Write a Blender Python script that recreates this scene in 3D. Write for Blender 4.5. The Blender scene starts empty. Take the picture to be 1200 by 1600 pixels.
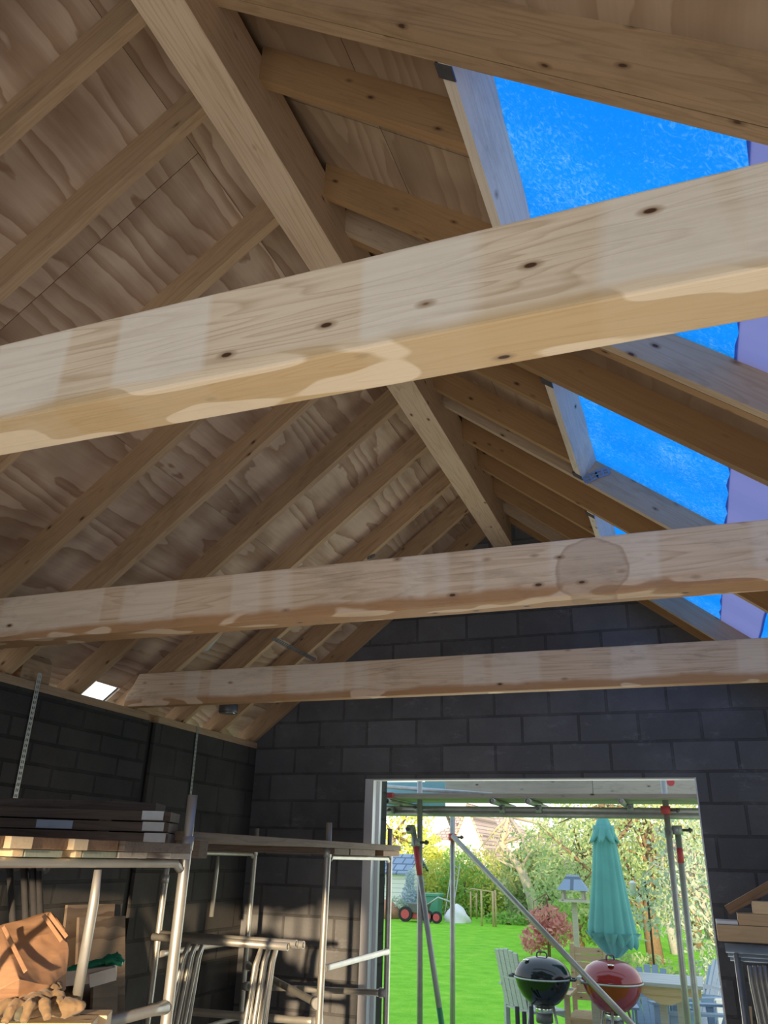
import bpy, bmesh, math, random
from mathutils import Vector, Matrix
from math import sin, cos, pi, radians
random.seed(7)
S = bpy.context.scene
COL = S.collection

# ------------------------------------------------------------------ camera
YAW, PITCH, ROLL, F = 0.36887792, 0.41326947, 0.03042619, 1227.18
EYE = Vector((0, 0, 1.6))
_f = Vector((-sin(YAW)*cos(PITCH), cos(YAW)*cos(PITCH), sin(PITCH)))
_r = Vector((cos(YAW), sin(YAW), 0)); _u = _r.cross(_f)
R_ = cos(ROLL)*_r + sin(ROLL)*_u; U_ = -sin(ROLL)*_r + cos(ROLL)*_u
cam = bpy.data.cameras.new('camera'); camo = bpy.data.objects.new('camera', cam); COL.objects.link(camo)
cam.sensor_fit = 'VERTICAL'; cam.sensor_height = 36; cam.sensor_width = 27; cam.lens = F/1600*36
cam.clip_start = .02; cam.clip_end = 400
m = Matrix((R_, U_, -_f)).transposed().to_4x4(); m.translation = EYE
camo.matrix_world = m; S.camera = camo

# ------------------------------------------------------------------ light
W = bpy.data.worlds.new('sky'); S.world = W; W.use_nodes = True
nt = W.node_tree; nt.nodes.clear()
wo = nt.nodes.new('ShaderNodeOutputWorld'); wb = nt.nodes.new('ShaderNodeBackground')
tc = nt.nodes.new('ShaderNodeTexCoord'); sp = nt.nodes.new('ShaderNodeSeparateXYZ'); cr = nt.nodes.new('ShaderNodeValToRGB')
cr.color_ramp.elements[0].position = 0; cr.color_ramp.elements[0].color = (1, .98, .94, 1)
cr.color_ramp.elements[1].position = .6; cr.color_ramp.elements[1].color = (.62, .80, 1, 1)
nt.links.new(tc.outputs['Generated'], sp.inputs[0]); nt.links.new(sp.outputs['Z'], cr.inputs[0])
nt.links.new(cr.outputs[0], wb.inputs[0]); nt.links.new(wb.outputs[0], wo.inputs[0])
wb.inputs[1].default_value = 1.5

def lamp(name, kind, energy, color, loc=(0,0,0), direction=(0,0,-1), **kw):
    l = bpy.data.lights.new(name, kind); l.energy = energy; l.color = color
    for k, v in kw.items(): setattr(l, k, v)
    o = bpy.data.objects.new(name, l); COL.objects.link(o); o.location = loc
    o.rotation_euler = Vector(direction).to_track_quat('-Z', 'Y').to_euler()
    return o
SUND = Vector((-.31, 1, -.09)).normalized()
lamp('sun', 'SUN', 8.0, (1, .74, .46), direction=SUND, angle=radians(1.2))
# daylight entering by the open front of the garage, behind the camera
lamp('front_daylight', 'AREA', 66, (.84, .92, 1), (-.8, -2.9, 1.0), (-.05, 1, .28), shape='RECTANGLE', size=3.6, size_y=2.1)
# added uplight over the garage floor, stands in for bounce onto the undersides
lamp('floor_uplight', 'AREA', 105, (1, .88, .72), (-.6, 1.2, -.28), (-.22, .05, 1), shape='RECTANGLE', size=3.2, size_y=5.5)
# the garden door's daylight
lamp('door_daylight', 'AREA', 38, (1, .98, .88), (-1.25, 6.42, 1.0), (0, -1, .25), shape='RECTANGLE', size=2.3, size_y=2.2)

S.view_settings.view_transform = 'Standard'; S.view_settings.look = 'None'
S.view_settings.exposure = 0.0; S.view_settings.gamma = 1; S.view_settings.use_curve_mapping = False

# ------------------------------------------------------------------ helpers
def ray(px, py): return (px-600)*R_ - (py-800)*U_ + F*_f
def _on(px, py, ax, v):
    d = ray(px, py); return EYE + d*((v-EYE[ax])/d[ax])
def atx(px, py, v): return _on(px, py, 0, v)
def aty(px, py, v): return _on(px, py, 1, v)
def atz(px, py, v): return _on(px, py, 2, v)

class MB:
    def __init__(s): s.v = []; s.f = []; s.sm = []
    def add(s, vs, fs, smooth=False):
        n = len(s.v); s.v += [Vector(v) for v in vs]
        for f in fs: s.f.append([i+n for i in f]); s.sm.append(smooth)
        return s
    def box(s, c, size, rot=None):
        c = Vector(c); h = Vector(size)/2; vs = []
        for x in (-1, 1):
            for y in (-1, 1):
                for z in (-1, 1):
                    p = Vector((x*h.x, y*h.y, z*h.z)); vs.append(c + (rot @ p if rot else p))
        return s.add(vs, [(0,1,3,2),(4,6,7,5),(0,4,5,1),(2,3,7,6),(0,2,6,4),(1,5,7,3)])
    def lo(s, a, b):
        a = Vector(a); b = Vector(b)
        return s.box((a+b)/2, [abs(b[i]-a[i]) for i in range(3)])
    def beam(s, p, q, w, t, up=(0,0,1)):
        p = Vector(p); q = Vector(q); x = (q-p).normalized(); y = Vector(up).cross(x).normalized(); z = x.cross(y)
        return s.box((p+q)/2, ((q-p).length, t, w), Matrix((x, y, z)).transposed())
    def tube(s, pts, r, seg=12, caps=True, hollow=False):
        pts = [Vector(p) for p in pts]; n = len(pts); rs = r if isinstance(r, (list, tuple)) else [r]*n
        t0 = (pts[1]-pts[0]).normalized()
        a = t0.orthogonal().normalized(); vs = []
        for i, p in enumerate(pts):
            t = ((pts[min(i+1, n-1)]-pts[i]).normalized() + (pts[i]-pts[max(i-1, 0)]).normalized())
            t = t.normalized() if t.length > 1e-6 else t0
            a = (a - t*a.dot(t)).normalized(); b = t.cross(a)
            for k in range(seg):
                g = 2*pi*k/seg; vs.append(p + (a*cos(g)+b*sin(g))*rs[i])
        fs = []
        for i in range(n-1):
            for k in range(seg):
                k2 = (k+1) % seg
                fs.append((i*seg+k, i*seg+k2, (i+1)*seg+k2, (i+1)*seg+k))
        s.add(vs, fs, True)
        if caps:
            if hollow:   # open pipe mouth: inner sleeve set back from each end
                for (e, nb) in ((0, 1), (n-1, n-2)):
                    d = (pts[nb]-pts[e]).normalized(); rim = [vs[e*seg+k] for k in range(seg)]
                    inn = [pts[e]+(v-pts[e])*.82 for v in rim]; dp = [v+d*.05 for v in inn]
                    s.add(rim+inn+dp, [(k,(k+1)%seg,seg+(k+1)%seg,seg+k) for k in range(seg)] +
                          [(seg+k,seg+(k+1)%seg,2*seg+(k+1)%seg,2*seg+k) for k in range(seg)] + [tuple(range(2*seg,3*seg))])
            else:
                m = len(s.v)-len(vs)
                s.f.append([m+k for k in range(seg)][::-1]); s.sm.append(False)
                s.f.append([m+(n-1)*seg+k for k in range(seg)]); s.sm.append(False)
        return s
    def lathe(s, prof, c=(0,0,0), seg=32, mod=None):
        c = Vector(c); vs = []; n = len(prof)
        for i, (r, z) in enumerate(prof):
            for k in range(seg):
                g = 2*pi*k/seg; rr = r*(mod(g, i, z) if mod else 1); vs.append(c+Vector((rr*cos(g), rr*sin(g), z)))
        fs = [(i*seg+k, i*seg+(k+1)%seg, (i+1)*seg+(k+1)%seg, (i+1)*seg+k) for i in range(n-1) for k in range(seg)]
        s.add(vs, fs, True); m = len(s.v)-len(vs)
        if prof[0][0] > 1e-4: s.f.append([m+k for k in range(seg)][::-1]); s.sm.append(False)
        if prof[-1][0] > 1e-4: s.f.append([m+(n-1)*seg+k for k in range(seg)]); s.sm.append(False)
        return s
    def prism(s, poly, axis, a, b):
        """poly in the two other axes (order x,y,z), extruded along axis from a to b"""
        def P(q, t):
            q = list(q); q.insert(axis, t); return q
        n = len(poly); vs = [P(q, a) for q in poly]+[P(q, b) for q in poly]
        return s.add(vs, [tuple(range(n))[::-1], tuple(range(n, 2*n))]+[(i,(i+1)%n,n+(i+1)%n,n+i) for i in range(n)])
    def build(s, name, mat, parent=None, mw=None, bevel=0, label=None):
        """verts are world coordinates; mw is the object's own frame (for its grain)"""
        base = mw if mw is not None else (parent.matrix_world.copy() if parent else Matrix())
        inv = base.inverted()
        me = bpy.data.meshes.new(name); me.from_pydata([inv @ v for v in s.v], [], s.f); me.update()
        bm = bmesh.new(); bm.from_mesh(me)
        bmesh.ops.remove_doubles(bm, verts=bm.verts, dist=1e-6)
        bmesh.ops.recalc_face_normals(bm, faces=bm.faces)
        if bevel: bmesh.ops.bevel(bm, geom=[e for e in bm.edges if len(e.link_faces) == 2 and e.calc_face_angle(0) > .6], offset=bevel, segments=2, affect='EDGES', profile=.6)
        bm.to_mesh(me); bm.free()
        if any(s.sm) and len(me.polygons) == len(s.sm): me.polygons.foreach_set('use_smooth', s.sm)
        elif any(s.sm): me.polygons.foreach_set('use_smooth', [len(p.vertices) <= 4 for p in me.polygons])
        me.materials.append(mat)
        o = bpy.data.objects.new(name, me); COL.objects.link(o)
        if parent:
            o.parent = parent; o.matrix_parent_inverse = Matrix()
            o.matrix_basis = parent.matrix_world.inverted() @ base
        else: o.matrix_basis = base
        o.matrix_world = base
        if label: o['label'] = label
        return o

def tag(o, label, cat, group=None):
    o['label'] = label; o['category'] = cat
    if group: o['group'] = group
    return o
def struct(o): o['kind'] = 'structure'; return o
def thing(name, label, cat, loc=(0,0,0), group=None, rz=0):
    o = bpy.data.objects.new(name, None); COL.objects.link(o); o.empty_display_size = .1
    o.matrix_basis = Matrix.Translation(loc) @ Matrix.Rotation(rz, 4, 'Z'); o.matrix_world = o.matrix_basis
    return tag(o, label, cat, group)
def dup(o, mw, label, group=None):
    c = o.copy(); COL.objects.link(c); c.matrix_basis = mw; c.matrix_world = mw; c['label'] = label
    if group: c['group'] = group
    for ch in o.children:
        d = ch.copy(); COL.objects.link(d); d.parent = c
        for g in ch.children:
            e = g.copy(); COL.objects.link(e); e.parent = d
    return c
def frame(p, q, up=(0,0,1)):
    p = Vector(p); x = (Vector(q)-p).normalized(); y = Vector(up).cross(x).normalized(); z = x.cross(y)
    m = Matrix((x, y, z)).transposed().to_4x4(); m.translation = p; return m

# ------------------------------------------------------------------ materials
class NT:
    def __init__(s, name):
        s.m = bpy.data.materials.new(name); s.m.use_nodes = True; s.t = s.m.node_tree; s.t.nodes.clear()
        s.out = s.t.nodes.new('ShaderNodeOutputMaterial'); s.p = s.t.nodes.new('ShaderNodeBsdfPrincipled')
        s.t.links.new(s.p.outputs[0], s.out.inputs[0])
    def n(s, typ, ins=None, **props):
        n = s.t.nodes.new(typ)
        for k, v in props.items(): setattr(n, k, v)
        for k, v in (ins or {}).items():
            if isinstance(v, bpy.types.NodeSocket): s.t.links.new(v, n.inputs[k])
            else: n.inputs[k].default_value = v
        return n
    def math(s, op, a, b=None, c=None, clamp=False):
        n = s.t.nodes.new('ShaderNodeMath'); n.operation = op; n.use_clamp = clamp
        for i, v in enumerate((a, b, c)):
            if v is None: continue
            if isinstance(v, bpy.types.NodeSocket): s.t.links.new(v, n.inputs[i])
            else: n.inputs[i].default_value = v
        return n.outputs[0]
    def ramp(s, fac, stops, interp='LINEAR'):
        n = s.t.nodes.new('ShaderNodeValToRGB'); s.t.links.new(fac, n.inputs[0]); e = n.color_ramp.elements
        n.color_ramp.interpolation = interp
        while len(e) < len(stops): e.new(.5)
        for i, (p, c) in enumerate(stops):
            e[i].position = p; e[i].color = (*c, 1) if len(c) == 3 else c
        return n.outputs[0]
    def mix(s, fac, a, b, mode='MIX'):
        n = s.t.nodes.new('ShaderNodeMix'); n.data_type = 'RGBA'; n.blend_type = mode; n.clamp_factor = True
        for k, v in ((0, fac), (6, a), (7, b)):
            if isinstance(v, bpy.types.NodeSocket): s.t.links.new(v, n.inputs[k])
            else: n.inputs[k].default_value = v if k == 0 else (*v, 1)[:4]
        return n.outputs[2]
    def set(s, **kw):
        for k, v in kw.items():
            k = k.replace('_', ' ')
            if isinstance(v, bpy.types.NodeSocket): s.t.links.new(v, s.p.inputs[k])
            else: s.p.inputs[k].default_value = (*v, 1) if isinstance(v, tuple) and len(v) == 3 else v
    def bump(s, h, strength=.3, dist=.01):
        b = s.n('ShaderNodeBump', {'Height': h, 'Strength': strength, 'Distance': dist}); s.t.links.new(b.outputs[0], s.p.inputs['Normal'])
    def coord(s, scale=(1,1,1), rnd=20.0, kind='Object'):
        tc = s.n('ShaderNodeTexCoord'); c = tc.outputs[kind]
        oi = s.n('ShaderNodeObjectInfo')
        off = s.n('ShaderNodeVectorMath', {0: (rnd, rnd*.7, rnd*1.3)}, operation='SCALE'); s.t.links.new(oi.outputs['Random'], off.inputs['Scale'])
        a = s.n('ShaderNodeVectorMath', {0: c, 1: off.outputs[0]}, operation='ADD')
        mp = s.n('ShaderNodeMapping', {'Vector': a.outputs[0], 'Scale': scale})
        return c, a.outputs[0], mp.outputs[0], oi.outputs['Random']

def wood(name, light, dark, grain=1.0, knots=True, patch=None, stain=None, rough=.7, dirt=0, vary=.25, gscale=1.0, spot=None):
    """pine: grain along local X. patch = colour of bleached bands; stain = (z level, colour) darker arris below that height"""
    t = NT(name); raw, off, _, rnd = t.coord()
    m1 = t.n('ShaderNodeMapping', {'Vector': off, 'Scale': (.55*gscale, 9*gscale, 9*gscale)}).outputs[0]
    n1 = t.n('ShaderNodeTexNoise', {'Vector': m1, 'Scale': 1.0, 'Detail': 2.5, 'Roughness': .5, 'Distortion': .4}).outputs[0]
    ring = t.math('FRACT', t.math('MULTIPLY', n1, 16.0))
    g1 = t.ramp(ring, [(0, (0,0,0)), (.55, (.12,)*3), (.88, (1,1,1)), (1, (0,0,0))])
    m2 = t.n('ShaderNodeMapping', {'Vector': off, 'Scale': (2.5, 90, 90)}).outputs[0]
    n2 = t.n('ShaderNodeTexNoise', {'Vector': m2, 'Scale': 1.0, 'Detail': 3.0}).outputs[0]
    n3 = t.n('ShaderNodeTexNoise', {'Vector': off, 'Scale': 2.2, 'Detail': 3.0}).outputs[0]
    fac = t.math('ADD', t.math('MULTIPLY', g1, .42*grain), t.math('MULTIPLY', t.math('SUBTRACT', n2, .42), .9*grain), clamp=True)
    fac = t.math('ADD', fac, t.math('MULTIPLY', t.math('SUBTRACT', n3, .5), .55), clamp=True)
    c = t.mix(fac, light, dark)
    c = t.mix(t.math('MULTIPLY', rnd, vary), c, tuple(v*.62 for v in dark))
    if patch:
        mp = t.n('ShaderNodeMapping', {'Vector': off, 'Scale': (4.2, .35, .35), 'Rotation': (0, .25, 0)}).outputs[0]
        b = t.n('ShaderNodeTexNoise', {'Vector': mp, 'Scale': 1.0, 'Detail': 1.5, 'Roughness': .4}).outputs[0]
        bf = t.ramp(b, [(.47, (0,0,0)), (.51, (1,1,1))])
        c = t.mix(t.math('MULTIPLY', bf, .5), c, patch)
    if stain:
        zl, sc, amt = stain
        sx = t.n('ShaderNodeSeparateXYZ', {0: raw})
        ed = t.n('ShaderNodeTexNoise', {'Vector': t.n('ShaderNodeMapping', {'Vector': off, 'Scale': (3.5, 3, 6)}).outputs[0], 'Scale': 1.0, 'Detail': 3}).outputs[0]
        lv = t.math('ADD', sx.outputs['Z'], t.math('MULTIPLY', t.math('SUBTRACT', ed, .5), -.06))
        sf = t.ramp(t.math('MULTIPLY', t.math('SUBTRACT', zl, lv), 40), [(0, (0,0,0)), (1, (1,1,1))])
        c = t.mix(t.math('MULTIPLY', sf, amt), c, sc)
        # unwetted islands inside the stained arris
        isl = t.n('ShaderNodeTexNoise', {'Vector': t.n('ShaderNodeMapping', {'Vector': off, 'Scale': (3.2, 9, 9)}).outputs[0], 'Scale': 1.0, 'Detail': 1}).outputs[0]
        c = t.mix(t.math('MULTIPLY', t.ramp(isl, [(.57, (0,0,0)), (.59, (1,1,1))]), t.math('MULTIPLY', sf, .7)), c, tuple(min(1, v*1.15) for v in light))
    if spot:
        sx2 = t.n('ShaderNodeSeparateXYZ', {0: raw}); wb2 = t.n('ShaderNodeTexNoise', {'Vector': raw, 'Scale': 9.0, 'Detail': 2.0}).outputs[0]
        ex = t.math('MULTIPLY', t.math('SUBTRACT', sx2.outputs['X'], spot[0]), .9); ez = t.math('SUBTRACT', sx2.outputs['Z'], spot[1])
        rr_ = t.math('ADD', t.math('SQRT', t.math('ADD', t.math('MULTIPLY', ex, ex), t.math('MULTIPLY', ez, ez))), t.math('MULTIPLY', t.math('SUBTRACT', wb2, .5), .05))
        q_ = t.math('DIVIDE', rr_, spot[2])
        c = t.mix(t.ramp(q_, [(0, (.35,)*3), (.85, (.35,)*3), (.95, (.6,)*3), (1.0, (0,0,0))]), c, (.30, .18, .10))
    if dirt:
        d = t.n('ShaderNodeTexNoise', {'Vector': t.n('ShaderNodeMapping', {'Vector': off, 'Scale': (1.6, 5, 5)}).outputs[0], 'Scale': 1.3, 'Detail': 6, 'Roughness': .7}).outputs[0]
        c = t.mix(t.math('MULTIPLY', t.ramp(d, [(.52, (0,0,0)), (.68, (1,1,1))]), dirt), c, tuple(v*.28 for v in dark))
    if knots:
        kv = t.n('ShaderNodeTexVoronoi', {'Vector': t.n('ShaderNodeMapping', {'Vector': off, 'Scale': (5.0, 11, 11)}).outputs[0], 'Scale': 1.0, 'Randomness': 1.0})
        kd = kv.outputs['Distance']
        c = t.mix(t.ramp(kd, [(.06, (1,1,1)), (.15, (0,0,0))]), c, tuple(v*.75 for v in dark))
        c = t.mix(t.ramp(kd, [(.05, (1,1,1)), (.07, (0,0,0))]), c, (.07, .03, .015))
    t.set(Base_Color=c, Roughness=rough)
    t.bump(t.math('ADD', n2, t.math('MULTIPLY', g1, .5)), .18, .003)
    return t.m

def flat(name, col, rough=.6, metal=0, noise=.15, scale=8, **kw):
    t = NT(name); _, off, _, rnd = t.coord()
    n = t.n('ShaderNodeTexNoise', {'Vector': off, 'Scale': float(scale), 'Detail': 4.0}).outputs[0]
    c = t.mix(t.math('MULTIPLY', t.math('SUBTRACT', n, .3), noise*2.5, clamp=True), col, tuple(v*.45 for v in col))
    t.set(Base_Color=c, Roughness=rough, Metallic=metal, **kw)
    return t.m

def blocks(name, axis_h, w, h, base, off=(0, 0), mortar=.011, joint=(.05,.05,.05), dusty=0.0):
    t = NT(name); tc = t.n('ShaderNodeTexCoord'); sx = t.n('ShaderNodeSeparateXYZ', {0: tc.outputs['Object']})
    H = t.math('ADD', sx.outputs[axis_h], off[0]); V = t.math('ADD', sx.outputs['Z'], off[1])
    wob = t.n('ShaderNodeTexNoise', {'Vector': tc.outputs['Object'], 'Scale': 3.0, 'Detail': 2.0}).outputs[0]
    V = t.math('ADD', V, t.math('MULTIPLY', t.math('SUBTRACT', wob, .5), .012))
    v = t.n('ShaderNodeCombineXYZ', {0: H, 1: V}).outputs[0]
    b = t.n('ShaderNodeTexBrick', {'Vector': v, 'Color1': (*[x*.8 for x in base], 1), 'Color2': (*[x*1.2 for x in base], 1), 'Mortar': (*joint, 1),
            'Scale': 1.0, 'Mortar Size': mortar, 'Mortar Smooth': .25, 'Bias': 0.0, 'Brick Width': w, 'Row Height': h}, offset=.5)
    n = t.n('ShaderNodeTexNoise', {'Vector': tc.outputs['Object'], 'Scale': 60.0, 'Detail': 6.0, 'Roughness': .7}).outputs[0]
    n2 = t.n('ShaderNodeTexNoise', {'Vector': tc.outputs['Object'], 'Scale': 2.3, 'Detail': 5.0, 'Roughness': .65}).outputs[0]
    c = t.mix(t.math('MULTIPLY', n, .55), b.outputs['Color'], tuple(x*.5 for x in base))
    c = t.mix(t.ramp(n2, [(.45, (0,0,0)), (.75, (.5,)*3)]), c, tuple(x*1.5 for x in base))
    if dusty:
        n3 = t.n('ShaderNodeTexNoise', {'Vector': t.n('ShaderNodeMapping', {'Vector': tc.outputs['Object'], 'Scale': (3, 3, 7)}).outputs[0], 'Scale': 1.4, 'Detail': 8.0, 'Roughness': .75}).outputs[0]
        zz = t.ramp(V, [(0, (0,0,0)), (1, (1,1,1))])
        c = t.mix(t.math('MULTIPLY', t.ramp(n3, [(.58, (0,0,0)), (.72, (1,1,1))]), dusty), c, (.34, .35, .38))
    t.set(Base_Color=c, Roughness=.95, Specular_IOR_Level=.2)
    t.bump(t.math('ADD', t.math('MULTIPLY', t.math('SUBTRACT', 1.0, b.outputs['Fac']), 1.0), t.math('MULTIPLY', n, .25)), .8, .008)
    return t.m

def plywood(name, light, dark, gy=.30, gx=2.4, shade=0.0):
    t = NT(name); tc = t.n('ShaderNodeTexCoord'); at = t.n('ShaderNodeAttribute', attribute_name='sheet', attribute_type='GEOMETRY')
    off = t.n('ShaderNodeVectorMath', {0: (37., 91., 13.)}, operation='SCALE'); t.t.links.new(at.outputs['Fac'], off.inputs['Scale'])
    v = t.n('ShaderNodeVectorMath', {0: tc.outputs['Object'], 1: off.outputs[0]}, operation='ADD').outputs[0]
    warp = t.n('ShaderNodeTexNoise', {'Vector': t.n('ShaderNodeMapping', {'Vector': v, 'Scale': (4.0, 1.3, 1)}).outputs[0], 'Scale': 1.6, 'Detail': 3.5, 'Roughness': .55}).outputs[0]
    m1 = t.n('ShaderNodeMapping', {'Vector': v, 'Scale': (gx, gy, 1)}).outputs[0]
    n1 = t.n('ShaderNodeTexNoise', {'Vector': m1, 'Scale': 1.0, 'Detail': 1.0, 'Roughness': .35}).outputs[0]
    n1 = t.math('ADD', n1, t.math('MULTIPLY', warp, .13))
    ring = t.math('FRACT', t.math('MULTIPLY', n1, 13.0))
    g = t.ramp(ring, [(0, (1,1,1)), (.06, (0,0,0)), (.35, (.06,)*3), (.60, (.45,)*3), (.92, (.85,)*3), (1, (1,1,1))])
    fine = t.n('ShaderNodeTexNoise', {'Vector': t.n('ShaderNodeMapping', {'Vector': v, 'Scale': (60, 4, 1)}).outputs[0], 'Scale': 1.0, 'Detail': 2.0}).outputs[0]
    big = t.n('ShaderNodeTexNoise', {'Vector': v, 'Scale': 1.3, 'Detail': 3.0}).outputs[0]
    fac = t.math('ADD', t.math('MULTIPLY', g, .72), t.math('MULTIPLY', t.math('SUBTRACT', fine, .45), .5), clamp=True)
    c = t.mix(fac, light, dark)
    c = t.mix(t.ramp(big, [(.42, (0,0,0)), (.7, (.75,)*3)]), c, tuple(x*.62 for x in dark))
    c = t.mix(t.math('MULTIPLY', t.math('FRACT', t.math('MULTIPLY', at.outputs['Fac'], 7.31)), .35), c, tuple(x*.7 for x in dark))
    t.set(Base_Color=c, Roughness=.75); t.bump(fine, .1, .002)
    return t.m

M = {}
M['tie'] = wood('pale_tie_timber', (.86, .73, .56), (.52, .36, .22), 1.1, patch=(.90, .87, .80), stain=(.032, (.62, .42, .19), .75), vary=.05, dirt=.12)
M['tie_dirty'] = wood('weathered_tie_timber', (.66, .52, .38), (.40, .26, .15), 1.1, patch=(.72, .64, .54), stain=(.058, (.38, .19, .07), .85), vary=.05, dirt=.35)
M['tie_spot'] = wood('water_marked_tie_timber', (.66, .52, .38), (.40, .26, .15), 1.1, patch=(.72, .64, .54), stain=(.058, (.38, .19, .07), .85), vary=.0, dirt=.3, spot=(3.40, .10, .125))
M['rafter_lit'] = wood('rafter_timber_lit', (.50, .38, .26), (.32, .21, .13), .7, vary=.1, dirt=.2)  # paler copy of the rafter wood, blue daylight wash put into its colour
M['header'] = wood('pale_header_timber', (.80, .70, .58), (.52, .42, .32), .6, vary=.05, dirt=.25)
M['ridge'] = wood('ridge_timber', (.64, .48, .33), (.40, .25, .14), 1.0, dirt=.05, vary=.0)
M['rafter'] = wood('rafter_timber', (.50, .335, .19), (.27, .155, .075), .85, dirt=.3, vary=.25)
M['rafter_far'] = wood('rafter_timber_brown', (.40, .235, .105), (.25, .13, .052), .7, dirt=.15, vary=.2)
M['plate'] = wood('plate_timber', (.45, .31, .19), (.26, .16, .09), .8, dirt=.3)
M['fresh'] = wood('fresh_sawn_timber', (.82, .64, .40), (.66, .43, .22), .6, vary=.1)
M['old'] = wood('old_board_timber', (.23, .18, .14), (.10, .075, .055), 1, knots=False, dirt=.4, vary=.5, rough=.85)
M['dark_old'] = wood('dark_board_timber', (.13, .105, .09), (.055, .045, .04), 1, knots=False, dirt=.5, vary=.4, rough=.85)  # darker variant of the old board timber
M['brownboard'] = wood('brown_board_timber', (.30, .18, .10), (.14, .08, .045), .9, dirt=.3, vary=.4)
M['greenboard'] = wood('green_treated_timber', (.34, .38, .30), (.22, .24, .19), .7, knots=False, vary=.3)
M['fencewood'] = wood('silvered_timber', (.52, .47, .42), (.33, .29, .25), .8, dirt=.2)
M['teak'] = wood('honey_garden_timber', (.62, .45, .27), (.42, .28, .15), .7, vary=.2)
M['bluepaint'] = wood('blue_grey_painted_timber', (.25, .34, .45), (.17, .24, .33), .5, knots=False, vary=.15)
M['wornpaint'] = wood('worn_grey_paint_timber', (.50, .52, .52), (.30, .31, .32), .8, knots=False, vary=.2)
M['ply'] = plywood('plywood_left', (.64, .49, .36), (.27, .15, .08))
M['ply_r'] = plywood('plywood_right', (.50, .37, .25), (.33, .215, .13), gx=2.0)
M['plyboard'] = plywood('plywood_offcut', (.20, .15, .11), (.08, .05, .035), gx=3)
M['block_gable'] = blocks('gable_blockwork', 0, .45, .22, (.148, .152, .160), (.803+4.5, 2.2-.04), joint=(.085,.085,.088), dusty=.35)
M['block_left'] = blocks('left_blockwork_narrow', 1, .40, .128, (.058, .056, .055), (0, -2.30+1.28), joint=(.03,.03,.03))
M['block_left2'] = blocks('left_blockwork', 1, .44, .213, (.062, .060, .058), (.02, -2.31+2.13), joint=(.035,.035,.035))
M['concrete'] = flat('concrete_floor', (.42, .38, .33), .9)
M['galv'] = flat('galvanised_steel', (.50, .51, .50), .48, .55, .35, 14)
M['alu'] = flat('aluminium_tube', (.46, .455, .42), .42, .55, .3, 12)
M['steel'] = flat('dull_steel', (.48, .50, .52), .5, .6, .4, 14)
M['darksteel'] = flat('dark_steel', (.16, .16, .17), .5, .6, .4, 20)
M['bluesteel'] = flat('blue_grey_steel', (.24, .31, .43), .45, .2, .3, 12)
M['redpaint'] = flat('red_paint', (.62, .08, .10), .5); M['greenpaint'] = flat('green_paint', (.05, .32, .13), .5)
M['white'] = flat('white_plastic', (.66, .68, .72), .35, noise=.04)
M['render'] = flat('white_house_render', (.90, .88, .84), .8, noise=.05)
M['black'] = flat('black_light_seal', (.012, .012, .013), .7)
M['gap'] = flat('dark_dpc', (.008, .008, .009), .8)
M['hanger'] = flat('grey_hanger_plate', (.13, .14, .16), .45, .6, .4, 30)

def film(name, col, gscale, amount, emis=0):
    t = NT(name); _, off, _, _ = t.coord()
    n = t.n('ShaderNodeTexNoise', {'Vector': off, 'Scale': gscale, 'Detail': 6.0, 'Roughness': .75, 'Distortion': 2.5}).outputs[0]
    n2 = t.n('ShaderNodeTexNoise', {'Vector': off, 'Scale': gscale*.08, 'Detail': 3.0}).outputs[0]
    c = t.mix(t.math('MULTIPLY', t.math('ADD', t.math('SUBTRACT', n, .5), t.math('MULTIPLY', t.math('SUBTRACT', n2, .5), .4)), amount*4, clamp=True), col, tuple(min(1, v*.55+.38) for v in col))
    d = t.n('ShaderNodeBsdfDiffuse', {'Color': c}); tr = t.n('ShaderNodeBsdfTranslucent', {'Color': c})
    mx = t.n('ShaderNodeMixShader', {0: .85, 1: d.outputs[0], 2: tr.outputs[0]})
    t.t.links.new(mx.outputs[0], t.out.inputs[0]); return t.m
M['film'] = film('blue_breather_membrane', (.06, .455, .88), 30.0, 1.1)
M['film2'] = film('lilac_grey_membrane', (.37, .40, .62), 3.0, .05)

def leaf(name, c1, c2, trans=.45):
    t = NT(name); _, off, _, _ = t.coord()
    g = t.n('ShaderNodeNewGeometry'); r = g.outputs['Random Per Island']
    n = t.n('ShaderNodeTexNoise', {'Vector': off, 'Scale': .9, 'Detail': 2.0}).outputs[0]
    c = t.mix(t.math('ADD', t.math('MULTIPLY', r, .7), t.math('MULTIPLY', t.math('SUBTRACT', n, .35), .8), clamp=True), c1, c2)
    d = t.n('ShaderNodeBsdfDiffuse', {'Color': c}); tr = t.n('ShaderNodeBsdfTranslucent', {'Color': c})
    mx = t.n('ShaderNodeMixShader', {0: trans, 1: d.outputs[0], 2: tr.outputs[0]})
    t.t.links.new(mx.outputs[0], t.out.inputs[0]); return t.m
M['leaf_yellow'] = leaf('yellow_green_leaves', (.50, .56, .10), (.80, .78, .24))
M['leaf_olive'] = leaf('olive_leaves', (.24, .36, .14), (.62, .68, .38))
M['leaf_silver'] = leaf('silver_green_leaves', (.28, .38, .26), (.68, .76, .62))
M['leaf_green'] = leaf('fresh_green_leaves', (.18, .40, .08), (.46, .64, .20))
M['leaf_autumn'] = leaf('autumn_leaves', (.46, .48, .22), (.80, .66, .36))
M['leaf_pink'] = leaf('copper_pink_leaves', (.50, .15, .16), (.92, .56, .50))
M['leaf_blue'] = leaf('blue_conifer_needles', (.40, .50, .58), (.62, .70, .75))
M['bark'] = flat('brown_bark', (.22, .15, .09), .9, noise=.5, scale=25)
M['bark_grey'] = flat('grey_white_bark', (.42, .43, .45), .9, noise=.5, scale=25)
M['bark_pale'] = flat('pale_bark', (.50, .44, .36), .9, noise=.5, scale=25)

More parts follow.
